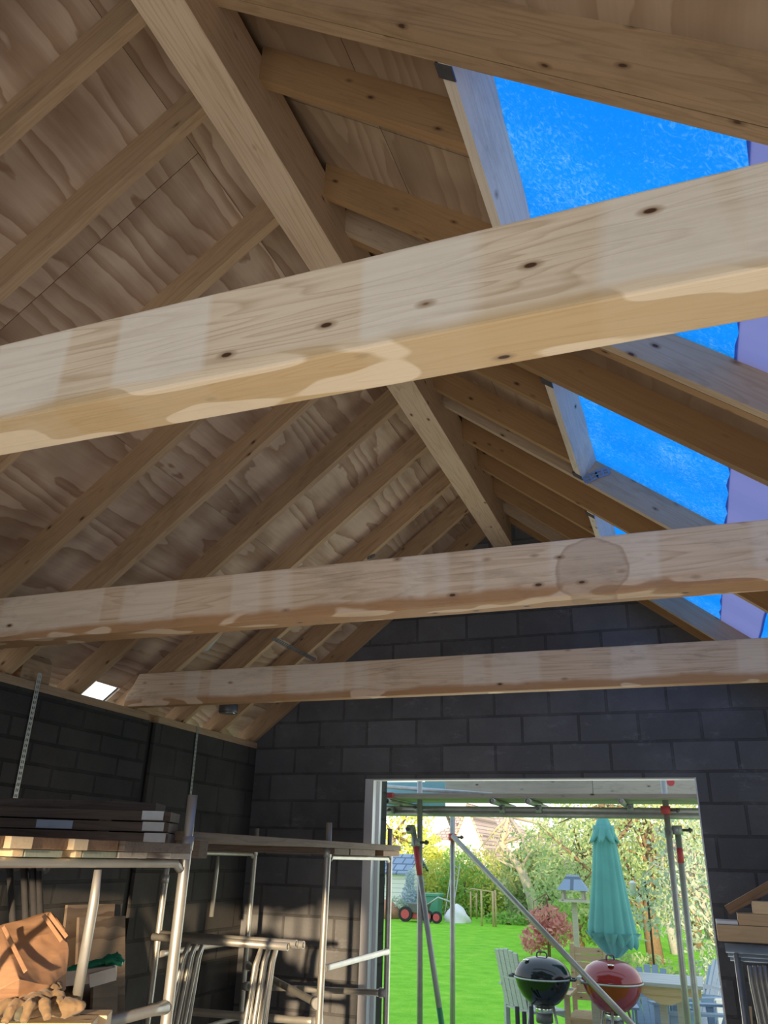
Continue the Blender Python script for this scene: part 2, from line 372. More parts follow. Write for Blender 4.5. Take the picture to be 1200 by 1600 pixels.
def grass_mat():
    t = NT('lawn_grass'); tc = t.n('ShaderNodeTexCoord')
    n = t.n('ShaderNodeTexNoise', {'Vector': tc.outputs['Object'], 'Scale': 2.5, 'Detail': 5.0, 'Roughness': .7}).outputs[0]
    n2 = t.n('ShaderNodeTexNoise', {'Vector': t.n('ShaderNodeMapping', {'Vector': tc.outputs['Object'], 'Scale': (1, 1, 1)}).outputs[0], 'Scale': 45.0, 'Detail': 3.0, 'Roughness': .8}).outputs[0]
    f = t.math('ADD', t.math('MULTIPLY', n, .6), t.math('MULTIPLY', n2, .5))
    t.set(Base_Color=t.ramp(f, [(.35, (.11, .38, .02)), (.55, (.21, .55, .035)), (.75, (.36, .66, .08))]), Roughness=.9, Specular_IOR_Level=.1)
    t.bump(n2, .6, .03); return t.m
M['grass'] = grass_mat()

def tiles(name, c1, c2):
    t = NT(name); tc = t.n('ShaderNodeTexCoord'); sx = t.n('ShaderNodeSeparateXYZ', {0: tc.outputs['Object']})
    v = t.n('ShaderNodeCombineXYZ', {0: sx.outputs['X'], 1: t.math('MULTIPLY', sx.outputs['Z'], 1.4)}).outputs[0]
    b = t.n('ShaderNodeTexBrick', {'Vector': v, 'Color1': (*c1, 1), 'Color2': (*c2, 1), 'Mortar': (*[x*.5 for x in c1], 1), 'Scale': 1.0, 'Mortar Size': .03, 'Brick Width': .4, 'Row Height': .3})
    t.set(Base_Color=b.outputs['Color'], Roughness=.9); return t.m
M['tile'] = tiles('brown_roof_tiles', (.50, .38, .33), (.62, .50, .44))
M['slate'] = tiles('blue_grey_shed_felt', (.22, .30, .42), (.28, .36, .48))

def slats(name, col, axis, pitch, depth=.5):
    t = NT(name); tc = t.n('ShaderNodeTexCoord'); sx = t.n('ShaderNodeSeparateXYZ', {0: tc.outputs['Object']})
    fr = t.math('FRACT', t.math('MULTIPLY', sx.outputs[axis], 1/pitch))
    g = t.ramp(fr, [(0, (0,0,0)), (.06, (1,1,1)), (.94, (1,1,1)), (1, (0,0,0))])
    t.set(Base_Color=t.mix(g, tuple(v*.35 for v in col), col), Roughness=.7); t.bump(g, depth, .01); return t.m
M['shedwall'] = slats('white_shed_boarding', (.88, .88, .86), 'Z', .15)
M['plastic_green'] = flat('green_plastic', (.08, .30, .20), .45, noise=.08)
M['kettle_black'] = flat('black_enamel', (.008, .010, .014), .10, noise=.0)
M['kettle_red'] = flat('deep_red_enamel', (.22, .018, .020), .12, noise=.0, Coat_Weight=.3)
M['chrome'] = flat('bright_chromed_steel', (.78, .78, .78), .22, .9, .05)
M['blackplastic'] = flat('black_handle_plastic', (.06, .065, .075), .4, noise=.05)
M['rubber'] = flat('black_rubber', (.03, .03, .032), .8)
M['bag'] = flat('white_bag_plastic', (.78, .78, .80), .6, noise=.1)

def fabric(name, col):
    t = NT(name); _, off, _, _ = t.coord()
    n = t.n('ShaderNodeTexNoise', {'Vector': off, 'Scale': 5.0, 'Detail': 3.0}).outputs[0]
    t.set(Base_Color=t.mix(n, tuple(v*.8 for v in col), tuple(min(1, v*1.2) for v in col)), Roughness=.85, Sheen_Weight=.2)
    return t.m
M['parasol'] = fabric('teal_canvas', (.10, .35, .34))
M['glove'] = fabric('tan_leather', (.27, .175, .09)); M['glove_dark'] = fabric('dark_olive_leather', (.13, .12, .08))
M['glove_green'] = flat('green_rubber', (.01, .25, .13), .3, noise=.1)
def card():
    t = NT('brown_cardboard'); _, off, _, _ = t.coord()
    n = t.n('ShaderNodeTexNoise', {'Vector': off, 'Scale': 4.0, 'Detail': 5.0, 'Roughness': .6}).outputs[0]
    n2 = t.n('ShaderNodeTexNoise', {'Vector': t.n('ShaderNodeMapping', {'Vector': off, 'Scale': (1, 1, 24)}).outputs[0], 'Scale': 3.0, 'Detail': 2.0}).outputs[0]
    t.set(Base_Color=t.mix(n, (.38, .20, .11), (.56, .33, .19)), Roughness=.8); t.bump(t.math('ADD', n, t.math('MULTIPLY', n2, .4)), .5, .01); return t.m
M['card'] = card()

# ================================================================== SETTING
YG = 6.483; XL = -3.67; XR = 1.13; ZP = 2.51; FLOOR = -.32
RX0, RX1 = -1.445, -1.275          # ridge beam faces
KL, KR = .808, .80                 # slopes
def zl(x): return 2.53 + KL*(x-XL)            # underside of left rafters
def zr(x): return 4.43 - KR*(x+1.35)          # underside of right rafters
DP = .19                                       # rafter depth, plumb
struct(MB().lo((XL-.3, -6, FLOOR-.15), (XR+.3, YG+.3, FLOOR)).build('floor', M['concrete']))
def gable(y0, y1, name, mat, hx0, hx1, hz):
    """gable wall in XZ with an opening hx0..hx1 up to hz"""
    b = MB()
    pk = zl(-1.36)+DP-.02
    def top(x): return min(zl(x), zr(x))+DP-.02
    b.prism([(XL-.1, FLOOR), (hx0, FLOOR), (hx0, top(hx0)), (XL-.1, top(XL-.1))], 1, y0, y1)
    b.prism([(hx1, FLOOR), (XR+.1, FLOOR), (XR+.1, top(XR+.1)), (hx1, top(hx1))], 1, y0, y1)
    pts = [(hx0, hz), (hx1, hz), (hx1, top(hx1))]
    if hx1 > -1.36 > hx0: pts.append((-1.36, pk))
    pts.append((hx0, top(hx0)))
    b.prism(pts, 1, y0, y1)
    return struct(b.build(name, mat))
gable(YG, YG+.12, 'wall_back', M['block_gable'], -2.605, .012, 2.197)
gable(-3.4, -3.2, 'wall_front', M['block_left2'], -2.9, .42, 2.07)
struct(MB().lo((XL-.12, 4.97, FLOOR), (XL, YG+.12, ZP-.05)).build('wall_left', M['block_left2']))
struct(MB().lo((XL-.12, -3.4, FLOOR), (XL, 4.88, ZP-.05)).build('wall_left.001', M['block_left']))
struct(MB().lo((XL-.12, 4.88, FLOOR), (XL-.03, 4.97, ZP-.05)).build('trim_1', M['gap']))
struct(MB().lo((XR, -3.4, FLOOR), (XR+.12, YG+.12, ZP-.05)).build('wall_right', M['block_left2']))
for k, (y0, y1) in enumerate(((-3.3, 3.0), (3.0, 4.86), (4.99, YG))):
    p = MB().lo((XL-.11, y0+.001, ZP-.05), (XL+.004, y1-.001, ZP)); fr = frame((XL, y0, ZP), (XL, y1, ZP))
    tag(p.build('wall_plate', M['plate'], mw=fr, bevel=.002), ['timber wall plate on the left wall, nearest length', 'timber wall plate along the narrow-block left wall, beside the metal strap', 'timber wall plate on the left wall between black joint and far corner'][k], 'wall plate', 'left wall plates')
tag(MB().lo((XR-.004, -3.3, ZP-.05), (XR+.11, YG, ZP)).build('wall_plate', M['plate'], mw=frame((XR, -3.3, ZP), (XR, YG, ZP))), 'timber wall plate on the right wall under the roof window rafters', 'wall plate')

# ---- door opening lining
def door():
    b = MB()
    b.lo((-2.605, YG+.01, FLOOR), (-2.53, YG+.10, 2.197)).lo((-2.605, YG+.012, 2.185), (.012, YG+.10, 2.197))
    o = b.build('door_1', M['white'], bevel=.002); struct(o)
    c = MB().lo((-2.585, YG+.13, FLOOR), (-2.50, YG+.26, 2.4)); o2 = c.build('trim_2', M['block_left2']); struct(o2)
    c = MB().lo((-2.53, YG+.085, FLOOR), (-2.50, YG+.13, 2.19)); struct(c.build('trim_3', M['white']))
    c = MB().lo((.004, YG-.003, FLOOR), (.014, YG+.12, 2.197)); struct(c.build('trim_4', M['white']))
door()

# ================================================================== ROOF SHEETS
def sheets(name, mat, rects, zf, k, sgn, xr0, g=.0015, lift=0.0):
    """rects (x0,x1,y0,y1) each a slab 12 mm thick on top of the rafters; one mesh, per-sheet random for grain"""
    c = 1/math.sqrt(1+k*k)
    org = Vector((xr0, 0, zf(xr0)+DP)); xax = Vector((-sgn*-1, 0, 0))
    x = Vector((c*sgn, 0, -k*c)); y = Vector((0, 1, 0)); z = x.cross(y)
    mw = Matrix((x, y, z)).transposed().to_4x4(); mw.translation = org; inv = mw.inverted()
    vs, fs, val = [], [], []
    for i, (x0, x1, y0, y1) in enumerate(rects):
        n = len(vs); P = []
        for X in (x0+g, x1-g):
            for Y in (y0+g, y1-g):
                for T in (0.0, .016): P.append(inv @ Vector((X, Y, zf(X)+DP+.0005+lift+T)))
        vs += P; q = [(0,1,3,2),(4,6,7,5),(0,4,5,1),(2,3,7,6),(0,2,6,4),(1,5,7,3)]
        fs += [tuple(j+n for j in f) for f in q]; r = random.random(); val += [r]*6
    me = bpy.data.meshes.new(name); me.from_pydata(vs, [], fs); me.update()
    bm = bmesh.new(); bm.from_mesh(me); bmesh.ops.recalc_face_normals(bm, faces=bm.faces); bm.to_mesh(me); bm.free()
    a = me.attributes.new('sheet', 'FLOAT', 'FACE'); a.data.foreach_set('value', val)
    me.materials.append(mat); o = bpy.data.objects.new(name, me); COL.objects.link(o); o.matrix_world = mw
    return struct(o)
rl = []
ysplit = {0: [-3.4, -1.6, .8, 1.83, 3.05, 4.77, 6.6], 1: [-3.4, -.4, 2.0, 4.16, 5.37, 6.6], 2: [-3.4, -1.0, 1.44, 3.56, 5.95, 6.6], 3: [-3.4, 0, 2.45, 4.36, 4.62, 6.6]}
for i, (a, b) in enumerate(((-1.675, -1.30), (-2.62, -1.675), (-3.57, -2.62), (-4.2, -3.57))):
    ys = ysplit[i]
    for j in range(len(ys)-1): rl.append((a if (i, j) != (3, 3) else -3.765, b, ys[j], ys[j+1]))
sheets('ceiling', M['ply'], rl, zl, KL, -1, -1.35)
sheets('light_seal_left', M['black'], rl, zl, KL, -1, -1.35, g=0, lift=.0165)   # added black skin over the boards, stops light showing through the seams
RW = [(1.498, 2.658), (3.221, 4.327), (4.862, 6.162)]      # roof window openings between rafters (Y)
XH = -.335                                                # upper edge of openings
rr = []
for a, b in ((-1.36, -.86), (-.86, XH)):
    ys = [-3.4, -1.2, 1.2, 2.06, 3.05, 4.35, 5.4, 6.6]
    
    for j in range(len(ys)-1): rr.append((a, b, ys[j], ys[j+1]))
yy = [(-3.4, -1.0), (-1.0, 1.496), (2.66, 3.22), (4.33, 4.875), (6.165, 6.6)]
for a, b in yy:
    rr.append((XH, .5, a, b)); rr.append((.5, 1.45, a, b))
for a, b in RW: rr.append((.95, 1.45, a-.03 if a < 2 else a-.02, b+.03 if a < 2 else b+.02))
sheets('ceiling', M['ply_r'], rr, zr, KR, 1, -1.35)
sheets('light_seal_right', M['black'], rr, zr, KR, 1, -1.35, g=0, lift=.0165)  # same added skin on the right slope, keeps light out of the seams
def membrane(y0, y1, x0, x1, mat, name, label, group, dz=0.0):
    N = 14; vs = []; fs = []
    for i in range(N+1):
        yv = y0+(y1-y0)*i/N; wob = .006*sin(i*2.1+y0) if name == 'membrane_strip' else 0
        for X in (x0+wob, x1):
            vs.append((X, yv, zr(X)+DP-.004+dz+.004*sin(i*1.1)))
    vs += [(v[0], v[1], v[2]+.002) for v in vs]; n = 2*(N+1)
    for i in range(N):
        a = 2*i; fs.append((a, a+1, a+3, a+2)); fs.append((n+a, n+a+2, n+a+3, n+a+1))
    for i in range(N):
        a = 2*i; fs.append((a, a+2, n+a+2, n+a)); fs.append((a+1, n+a+1, n+a+3, a+3))
    fs.append((0, n, n+1, 1)); fs.append((2*N, 2*N+1, n+2*N+1, n+2*N))
    o = MB().add(vs, fs).build(name, mat); return tag(o, label, 'roof membrane', group)
wl = ['largest nearest roof opening', 'middle roof opening', 'farthest roof opening']
for i, (a, b) in enumerate(RW):
    membrane(a-.001, b+.001, XH-.0, .325, M['film'], 'roof_membrane', 'bright blue membrane stretched over the '+wl[i], 'blue membranes over roof openings')
    membrane(a-.001, b+.001, .549, .96, M['film'], 'roof_membrane', 'blue membrane below the lilac strip of the '+wl[i], 'blue membranes over roof openings')
    membrane(a-.001, b+.001, .316, .558, M['film2'], 'membrane_strip', 'lilac grey membrane strip crossing the '+wl[i], 'lilac strips over roof openings', dz=-.004)

# ================================================================== TIMBER FRAME
def lumber(name, label, cat, group, poly, axis, a, b, fr, mat, bevel=.004):
    return tag(MB().prism(poly, axis, a, b).build(name, mat, mw=fr, bevel=bevel), label, cat, group)
# ridge
o = tag(MB().lo((RX0, -3.3, 4.167), (RX1, YG, 4.50)).build('ridge_beam', M['ridge'], mw=frame((-1.36, -3.3, 4.3), (-1.36, YG, 4.3)), bevel=.004),
        'deep pine ridge beam running overhead to the gable peak', 'ridge beam')
# tie beams  (front Y, thickness)
ties = [(1.175, .143, 'tie', 'largest nearest pine tie beam with pale bleached face and golden underside'),
        (2.872, .125, 'tie_spot', 'middle tie beam with dark round water stain near its right side'),
        (4.592, .072, 'tie_dirty', 'farthest tie beam, its sawn left end resting on the wall plate')]
for y, th, mt, lb in ties:
    top = 2.738
    poly = [(XL-.02, ZP), (1.2, ZP), (1.2, top), (XL+.075, top), (XL+.02, 2.63), (XL-.01, 2.60)]
    lumber('tie_beam', lb, 'beam', 'tie beams', poly, 1, y, y+th, Matrix.Translation((XL, y, ZP)), M[mt], .006)
# left rafters: far lower edge Y, thickness
LR = [-2.4, -1.8, -1.2, -.6, 0.0, .62, .98, 1.42, 1.822, 2.437, 3.052, 3.545, 4.147, 4.745, 5.36, 5.90, YG]
thick = .047
def rafterL(y, lab, foot=XL-.18, mat='rafter'):
    x1 = RX0
    poly = [(foot, zl(foot)), (x1, zl(x1)), (x1, zl(x1)+DP), (foot, zl(foot)+DP)]
    fr = frame((x1, y, zl(x1)), (foot, y, zl(foot)))
    lumber('rafter', lab, 'rafter', 'rafters of the left slope', poly, 1, y-thick, y, fr, M[mat], 0)
names = {1.42: 'left slope pine rafter meeting the ridge at the top picture edge', 1.822: 'left slope rafter, second visible above the nearest tie beam',
 2.437: 'left slope rafter disappearing behind the nearest tie beam, third from near end', 3.052: 'left slope rafter with pale underside, first seen wholly below the nearest tie beam',
 3.545: 'left slope rafter, second below the nearest tie beam', 4.147: 'left slope rafter, third below the nearest tie beam', 4.745: 'left slope rafter, fourth from the far gable',
 5.36: 'left slope rafter, third from the far gable', 5.90: 'left slope rafter, one before the gable rafter', YG: 'last left slope rafter, pressed against the block gable'}
for y in LR:
    if y < .6: continue
    rafterL(y-(.004 if y == YG else 0), names.get(y, 'left slope rafter overhead, near end of the roof, foot above the left wall'))
# noggins / eaves blocks on the left plate
for k, (y0, y1) in enumerate(((3.62, 3.86), (4.75, 5.0))):
    bb = MB().prism([(XL-.10, ZP), (XL-.02, ZP), (XL-.02, ZP+.13), (XL-.05, ZP+.17), (XL-.10, ZP+.15)], 1, y0, y1)
    tag(bb.build('timber_block', M['rafter'], mw=frame((XL, y0, ZP), (XL, y1, ZP)), bevel=.002), ['short chamfered timber block on the left wall plate beside the strap head', 'short timber block on wall plate behind the farthest tie beam end'][k], 'timber block')
# right rafters
def rafterR(y, lab, x0=RX1, x1=1.42, th=.047, mat='rafter_far'):
    poly = [(x0, zr(x0)), (x1, zr(x1)), (x1, zr(x1)+DP), (x0, zr(x0)+DP)]
    lumber('rafter', lab, 'rafter', 'rafters of the right slope', poly, 1, y-th, y, frame((x0, y, zr(x0)), (x1, y, zr(x1))), M[mat], 0)
HX = -.455                        # ridge side of headers
RR = [(.20, 'right slope rafter overhead near the camera end'), (.80, 'right slope rafter just outside the top picture edge'),
      (1.447, 'front member of the doubled stained rafter before the largest blue opening'), (1.497, 'rear member of the doubled rafter edging the largest blue opening'),
      (2.706, 'near member of the doubled rafter on the far side of the largest blue opening'), (2.757, 'far member of the doubled rafter on the far side of the largest blue opening'),
      (3.22, 'right slope rafter edging the near side of the middle blue opening'),
      (4.375, 'right slope rafter edging the far side of the middle blue opening, blue-lit face'), (4.86, 'right slope rafter edging the near side of the farthest blue opening'),
      (6.21, 'right slope rafter edging the far side of the farthest blue opening'), (6.47, 'last right slope rafter against the block gable')]
for y, lb in RR: rafterR(y, lb, mat='rafter' if y < 1.6 else 'rafter_far' if y in (2.757, 3.22, 4.86, .2, .8, 6.47) else 'rafter_lit')
JK = [(1.845, 'first short jack rafter between ridge and nearest header'), (2.458, 'second short jack rafter between ridge and nearest header'),
      (3.56, 'near jack rafter between ridge and middle header'), (4.16, 'far jack rafter between ridge and middle header'),
      (5.32, 'near jack rafter between ridge and farthest header'), (5.82, 'far jack rafter between ridge and farthest header')]
for y, lb in JK: rafterR(y, lb, x1=HX)
def header(y0, y1, xa, lab):
    c = 1/math.sqrt(1+KR*KR); xd = Vector((c, 0, -KR*c)); nd = Vector((KR*c, 0, c))
    p0 = Vector((xa, 0, zr(xa))); t = .048; d = DP*c
    q = [p0, p0+xd*t, p0+xd*t+nd*d, p0+nd*d]
    lumber('header', lab, 'roof timber', 'headers of the roof openings', [(v.x, v.z) for v in q], 1, y0, y1, frame((xa, y0, zr(xa)), (xa, y1, zr(xa))), M['header'], 0)
hl = ['blue-lit header across the top of the nearest blue roof opening', 'blue-lit header across the top of the middle blue roof opening', 'blue-lit header across the top of the farthest blue roof opening']
for (a, b), l in zip(RW, hl): header(a, b, HX, l)
for (a, b), l in zip(RW, hl): header(a, b, .96, l.replace('blue-lit header across the top', 'lower header across the foot'))
# hangers and straps
def hanger(y, side, lab):
    c = 1/math.sqrt(1+KR*KR); b = MB(); xd = Vector((c, 0, -KR*c)); nd = Vector((KR*c, 0, c))
    p = Vector((HX-.006, y, zr(HX-.006)))-nd*.004
    q = [p, p+xd*.062, p+xd*.062+nd*.004, p+nd*.004]
    b.prism([(v.x, v.z) for v in q], 1, y-.05*(side < 0)-.0, y+.05*(side > 0)+.0)
    q = [p, p-xd*.004, p-xd*.004+nd*.17, p+nd*.17]
    b.prism([(v.x, v.z) for v in q], 1, y-.05*(side < 0), y+.05*(side > 0))
    tag(b.build('joist_hanger', M['hanger']), lab, 'joist hanger', 'joist hangers')
hanger(1.50, 1, 'dark metal hanger at the near end of the nearest header'); hanger(3.222, 1, 'dark metal hanger at the near corner of the middle roof opening')
hanger(4.325, -1, 'dark metal hanger at the far corner of the middle roof opening'); hanger(4.88, 1, 'dark metal hanger at the near end of the farthest header')
def strap(path, w, side, name, label, mat, holes=True):
    """thin perforated strap following a path; side = face normal"""
    b = MB(); pts = [Vector(p) for p in path]; n = Vector(side).normalized(); L = 0
    for p, q in zip(pts[:-1], pts[1:]):
        d = (q-p); ln = d.length; d.normalize(); s = d.cross(n).normalized(); k = max(1, int(ln/.03)) if holes else 1
        rot = Matrix((d, s, n)).transposed()
        b.box((p+q)/2+s*w*.42, (ln, w*.22, .002), rot).box((p+q)/2-s*w*.42, (ln, w*.22, .002), rot).box((p+q)/2, (ln, w*.16, .002), rot)
        for i in range(k+1):
            c = p+d*(ln*i/k); b.box(c, (.014, w*.72, .0019), rot)
    return tag(b.build(name, mat), label, 'strap')
strap([(XL+.008, 3.74, 2.56), (XL+.008, 3.745, 1.845)], .032, (1, 0, 0), 'wall_strap', 'bright perforated steel strap hanging down the narrow-block left wall', M['galv'])
strap([(XL+.008, 5.50, 2.50), (XL+.008, 5.53, 1.2)], .024, (1, 0, 0), 'wall_strap', 'thin grey steel strap on the left wall right of the black joint', M['steel'])
pA = Vector((-2.85, 4.55, 0)); 
def onL(px, py):
    d = ray(px, py); n = Vector((-KL, 0, 1)); t = (2.53-KL*XL-.006 - n.dot(EYE))/n.dot(d); return EYE+d*t
strap([onL(428, 998), onL(492, 1031)], .03, (KL, 0, -1), 'bracing_strap', 'grey perforated strap nailed diagonally across the left rafters', M['hanger'])
strap([onL(575, 872), onL(585, 868)], .03, (KL, 0, -1), 'bracing_strap', 'end of a grey strap on a left rafter above the middle tie beam', M['hanger'])
c_ = 1/math.sqrt(1+KR*KR)
strap([(-.40, 4.322, zr(-.40)+.005), (-.33, 4.322, zr(-.33)+.09), (-.26, 4.322, zr(-.26)+.16)], .05, (0, -1, 0), 'corner_strap', 'perforated strap folded into the corner of the middle roof opening', M['bluesteel'])
# small metal flue cap under the far left rafters
cc = aty(357, 1108, 5.25)
t_ = thing('pipe_end', 'small shiny metal pipe end below the left rafters near the farthest tie beam', 'pipe', cc+Vector((0,0,-.03)))
MB().lathe([(.068, 0), (.072, .01), (.072, .06), (.06, .075)], cc+Vector((0,0,-.03)), 24).build('sleeve', M['darksteel'], t_)
MB().lathe([(.05, -.004), (.06, -.004), (.06, .0)], cc+Vector((0,0,-.03)), 24).build('rim', M['chrome'], t_)
fo = onL(335, 1020)
fl = MB(); q = [onL(x, y)+Vector((0,0,.13)) for x, y in ((330, 1008), (352, 1008), (322, 1044), (300, 1044))]
fl.add(q+[v+Vector((0,0,.004)) for v in q], [(0,1,2,3),(7,6,5,4),(0,4,5,1),(1,5,6,2),(2,6,7,3),(3,7,4,0)])
tag(fl.build('foil_sheet', M['galv']), 'crinkled silver foil sheet tucked between left rafters above the farthest tie', 'foil')

# ================================================================== ALUMINIUM TOWERS
def tube_obj(name, pts, r, mat, parent, **kw): return MB().tube(pts, r, **kw).build(name, mat, parent)
ZT1, ZT2 = 1.555, 1.588
def end_frame(name, label, x, y0, y1, top0, top1, rung_z, struts=(), mat='alu', ZT=1.555):
    t = thing(name, label, 'scaffold frame', (x, y0, FLOOR), 'tower sides')
    for y, tp in ((y0, top0), (y1, top1)):
        if tp is None: continue
        p = MB().tube([(x, y, FLOOR), (x, y, .4), (x, y, 1.0), (x, y, tp-.18), (x, y, tp-.165), (x, y, tp)], [.0205, .0205, .0205, .0205, .0185, .0185], 20, hollow=True)
        p.build('post', M[mat], t)
        MB().tube([(x, y, tp-.20), (x, y, tp-.15)], .024, 20).build('collar', M['galv'], t)
    MB().tube([(x, y0+.03, ZT-.02), (x, y0+.06, ZT), (x, y1-.06, ZT), (x, y1-.03, ZT-.02)], .015, 16).build('transom', M[mat], t)
    for z in rung_z: MB().tube([(x, y0+.02, z), (x, y0+.1, z), (x, y1-.1, z), (x, y1-.02, z)], [.024, .018, .018, .024], 16).build('rung', M[mat], t)
    for ys, z0 in struts: MB().tube([(x, ys, z0), (x, ys+.01, ZT-.12), (x, ys+.005, ZT-.02)], [.016, .016, .012], 12).build('strut', M[mat], t)
    return t
X1, YA, YB = -1.85, 1.55, 2.80
zrung = atx(257, 1574, X1).z
st_y = atx(137, 1450, X1).y; st_z = atx(112, 1588, X1).z
end_frame('tower_ladder_side', 'bright near scaffold frame whose thick post stands left of the trestles', X1, YA, YB, 1.78, 1.80, [zrung, zrung-.5], [(st_y, st_z)])
end_frame('tower_ladder_side', 'scaffold frame against the left wall behind the stacked boards', -3.05, 1.9, 3.04, 1.78, 1.80, [zrung-.1])
X2, YC, YD = -2.18, 4.85, 5.97
zr1 = atx(507, 1513, X2).z
end_frame('tower_ladder_side', 'scaffold frame standing against the door jamb, lawn behind its far post', X2, YC, YD, atx(511, 1285, X2).z, atx(610, 1295, X2).z, [zr1, zr1-.5], ZT=ZT2)
X4 = -3.36
end_frame('tower_ladder_side', 'shaded scaffold frame by the block corner behind the trestles', X4, 4.88, 6.06, 1.60, 1.78, [zr1, zr1-.5], [(5.5, 1.17)], ZT=ZT2)
def brace(p, q, label, r=.021):
    p = Vector(p); q = Vector(q); t = thing('scaffold_brace', label, 'scaffold brace', p, 'tower braces')
    d = (q-p).normalized()
    MB().tube([p, p+d*.07, q-d*.07, q], [.027, r, r, .027], 14).build('tube', M['alu'], t)
    for e, s in ((p, 1), (q, -1)): MB().tube([e-d*.02*s, e+d*.03*s], .031, 12).build('claw', M['galv'], t)
zb = atx(606, 1551, X2).z
brace((X4+.02, 6.06, atx(390, 1538, X4).z), (X2-.02, YD, zb), 'level brace running to the far post of the door-side frame')
brace((X4+.02, 6.06, atx(390, 1512, X4).z+.02), (X2-.02, YC, atx(500, 1568, X2).z), 'dirty diagonal brace between corner frame and door-side frame')
brace((X4+.02, 4.88, atx(250, 1574, X4).z+.01), (X2-.02, YC+.03, atx(490, 1602, X2).z), 'level brace in front of the corner frame, low behind the trestle legs')

# deck planks of the near tower, ends on the near frame
def plank(name, label, cat, group, lo, hi, mat, rotfix=None, along=0, bevel=.003):
    lo = Vector(lo); hi = Vector(hi)
    fr = frame(lo, lo+Vector((1,0,0)) if along == 0 else lo+Vector((0,1,0)))
    return tag(MB().lo(lo, hi).build(name, M[mat], mw=fr, bevel=bevel), label, cat, group)
z0 = ZT1+.0155; z02 = ZT2+.0155
up = [(0, 9, 'brownboard', 'brown'), (10, 47, 'fresh', 'bright pale-ended'), (48, 109, 'brownboard', 'dark brown sunlit'), (110, 134, 'fresh', 'narrow pale-ended'), (135, 189, 'brownboard', 'rust brown'), (190, 262, 'old', 'grey brown'), (263, 301, 'old', 'grey outermost')]
lw = [(20, 39, 'fresh', 'small orange pine'), (40, 100, 'greenboard', 'pale green treated'), (119, 130, 'fresh', 'thin orange pine'), (131, 184, 'greenboard', 'grey green treated'), (187, 232, 'fencewood', 'pinkish grey'), (268, 300, 'fencewood', 'silver grey')]
for a, b, mt, ad in lw:
    ya = atx(a, 1332, X1+.03).y; yb = atx(b, 1332, X1+.03).y
    plank('packing_timber', ad+' packing timber lying on the near scaffold frame under the deck ends', 'timber', 'packing timbers on the near frame', (X1-1.25, ya, z0), (X1+.028, yb-.003, z0+.020), mt)
for k, (a, b, mt, ad) in enumerate(up):
    ya = atx(a, 1316, X1+.05).y; yb = atx(b, 1316, X1+.05).y
    plank('deck_plank', ad+' plank end on top of the near scaffold frame', 'plank', 'deck planks of the near tower', (X1-1.25, ya, z0+.021), (X1+.045+.02*(k % 2), yb-.004, z0+.021+.032), mt)
# stack of long scaffold boards along X
zs = z0+.054
for k in range(4):
    xe = [-2.10, -2.11, -2.10, -2.26][k]
    y_ = [3.03, 3.04, 3.03, 3.14][k]
    t = thing('scaffold_board', ['bottom board of the dark stack on the near tower', 'second board of the dark stack on the near tower, grey patch at its side', 'third board of the dark stack on the near tower, end band at its tip', 'topmost dark board of the stack on the near tower'][k], 'scaffold board', (xe, y_, zs+.043*k), 'stacked scaffold boards')
    d_ = Vector((-cos(radians(24)), -sin(radians(24)), 0)); n_ = Vector((-d_.y, d_.x, 0)); n_ = n_ if n_.y > 0 else -n_
    z_ = zs+.043*k+.019; e0 = Vector((xe, y_, z_)); rot = Matrix((d_, n_, Vector((0, 0, 1)))).transposed()
    def bx(b, s0, s1, w0, w1, h0, h1): return b.box(e0+d_*(s0+s1)/2+n_*(w0+w1)/2+Vector((0, 0, (h0+h1)/2)), (s1-s0, w1-w0, h1-h0), rot)
    bx(MB(), 0, 1.35, 0, .22, -.019, .019).build('board', M['dark_old'], t, mw=frame(e0, e0+d_), bevel=.002)
    if k < 3:
        bx(MB(), .01+.01*k, .10+.01*k, -.0015, .2215, -.015, .0205).build('end_band', M['steel'], t)
        if k == 1: bx(MB(), .40, .55, -.003, 0, -.016, .016).build('side_patch', M['bluesteel'], t, label='blue grey metal patch')
    if k:
        for xs in (.25, 1.1): bx(MB(), xs, xs+.05, .02, .2, -.024, -.019).build('spacer', M['old'], t)
# deck boards along Y from near tower to far tower
zd = atx(290, 1316, -2.12).z
for k in range(3):
    x_ = -2.12-.235*k
    plank('long_board', ['long grey scaffold board linking the two towers, edge towards the door', 'long board second from the door side between the towers', 'long board nearest the left wall between the towers'][k], 'scaffold board', 'boards linking the towers', (x_-.225, 3.18 if k == 0 else 3.2, z02+.037), (x_, 6.05-.06*k, z02+.075), 'old', along=1)
for a, b, mt, ad in ((545, 584, 'old', 'dark'), (597, 622, 'brownboard', 'brown outermost'), (520, 543, 'old', 'dark inner')):
    ya = atx(a, 1338, X2+.04).y; yb = atx(b, 1338, X2+.04).y
    plank('deck_plank', ad+' plank end crossing the top of the door-side frame', 'plank', 'deck planks of the far tower', (X4-.05, ya, z02), (X2+.05, yb, z02+.036), mt)
# far end packers so the long boards rest on something near
plank('packing_timber', 'cross timber under the near ends of the long boards', 'timber', None, (X1-1.25, 3.2, z0+.0), (X1-.2, 3.27, z02+.0365), 'old')

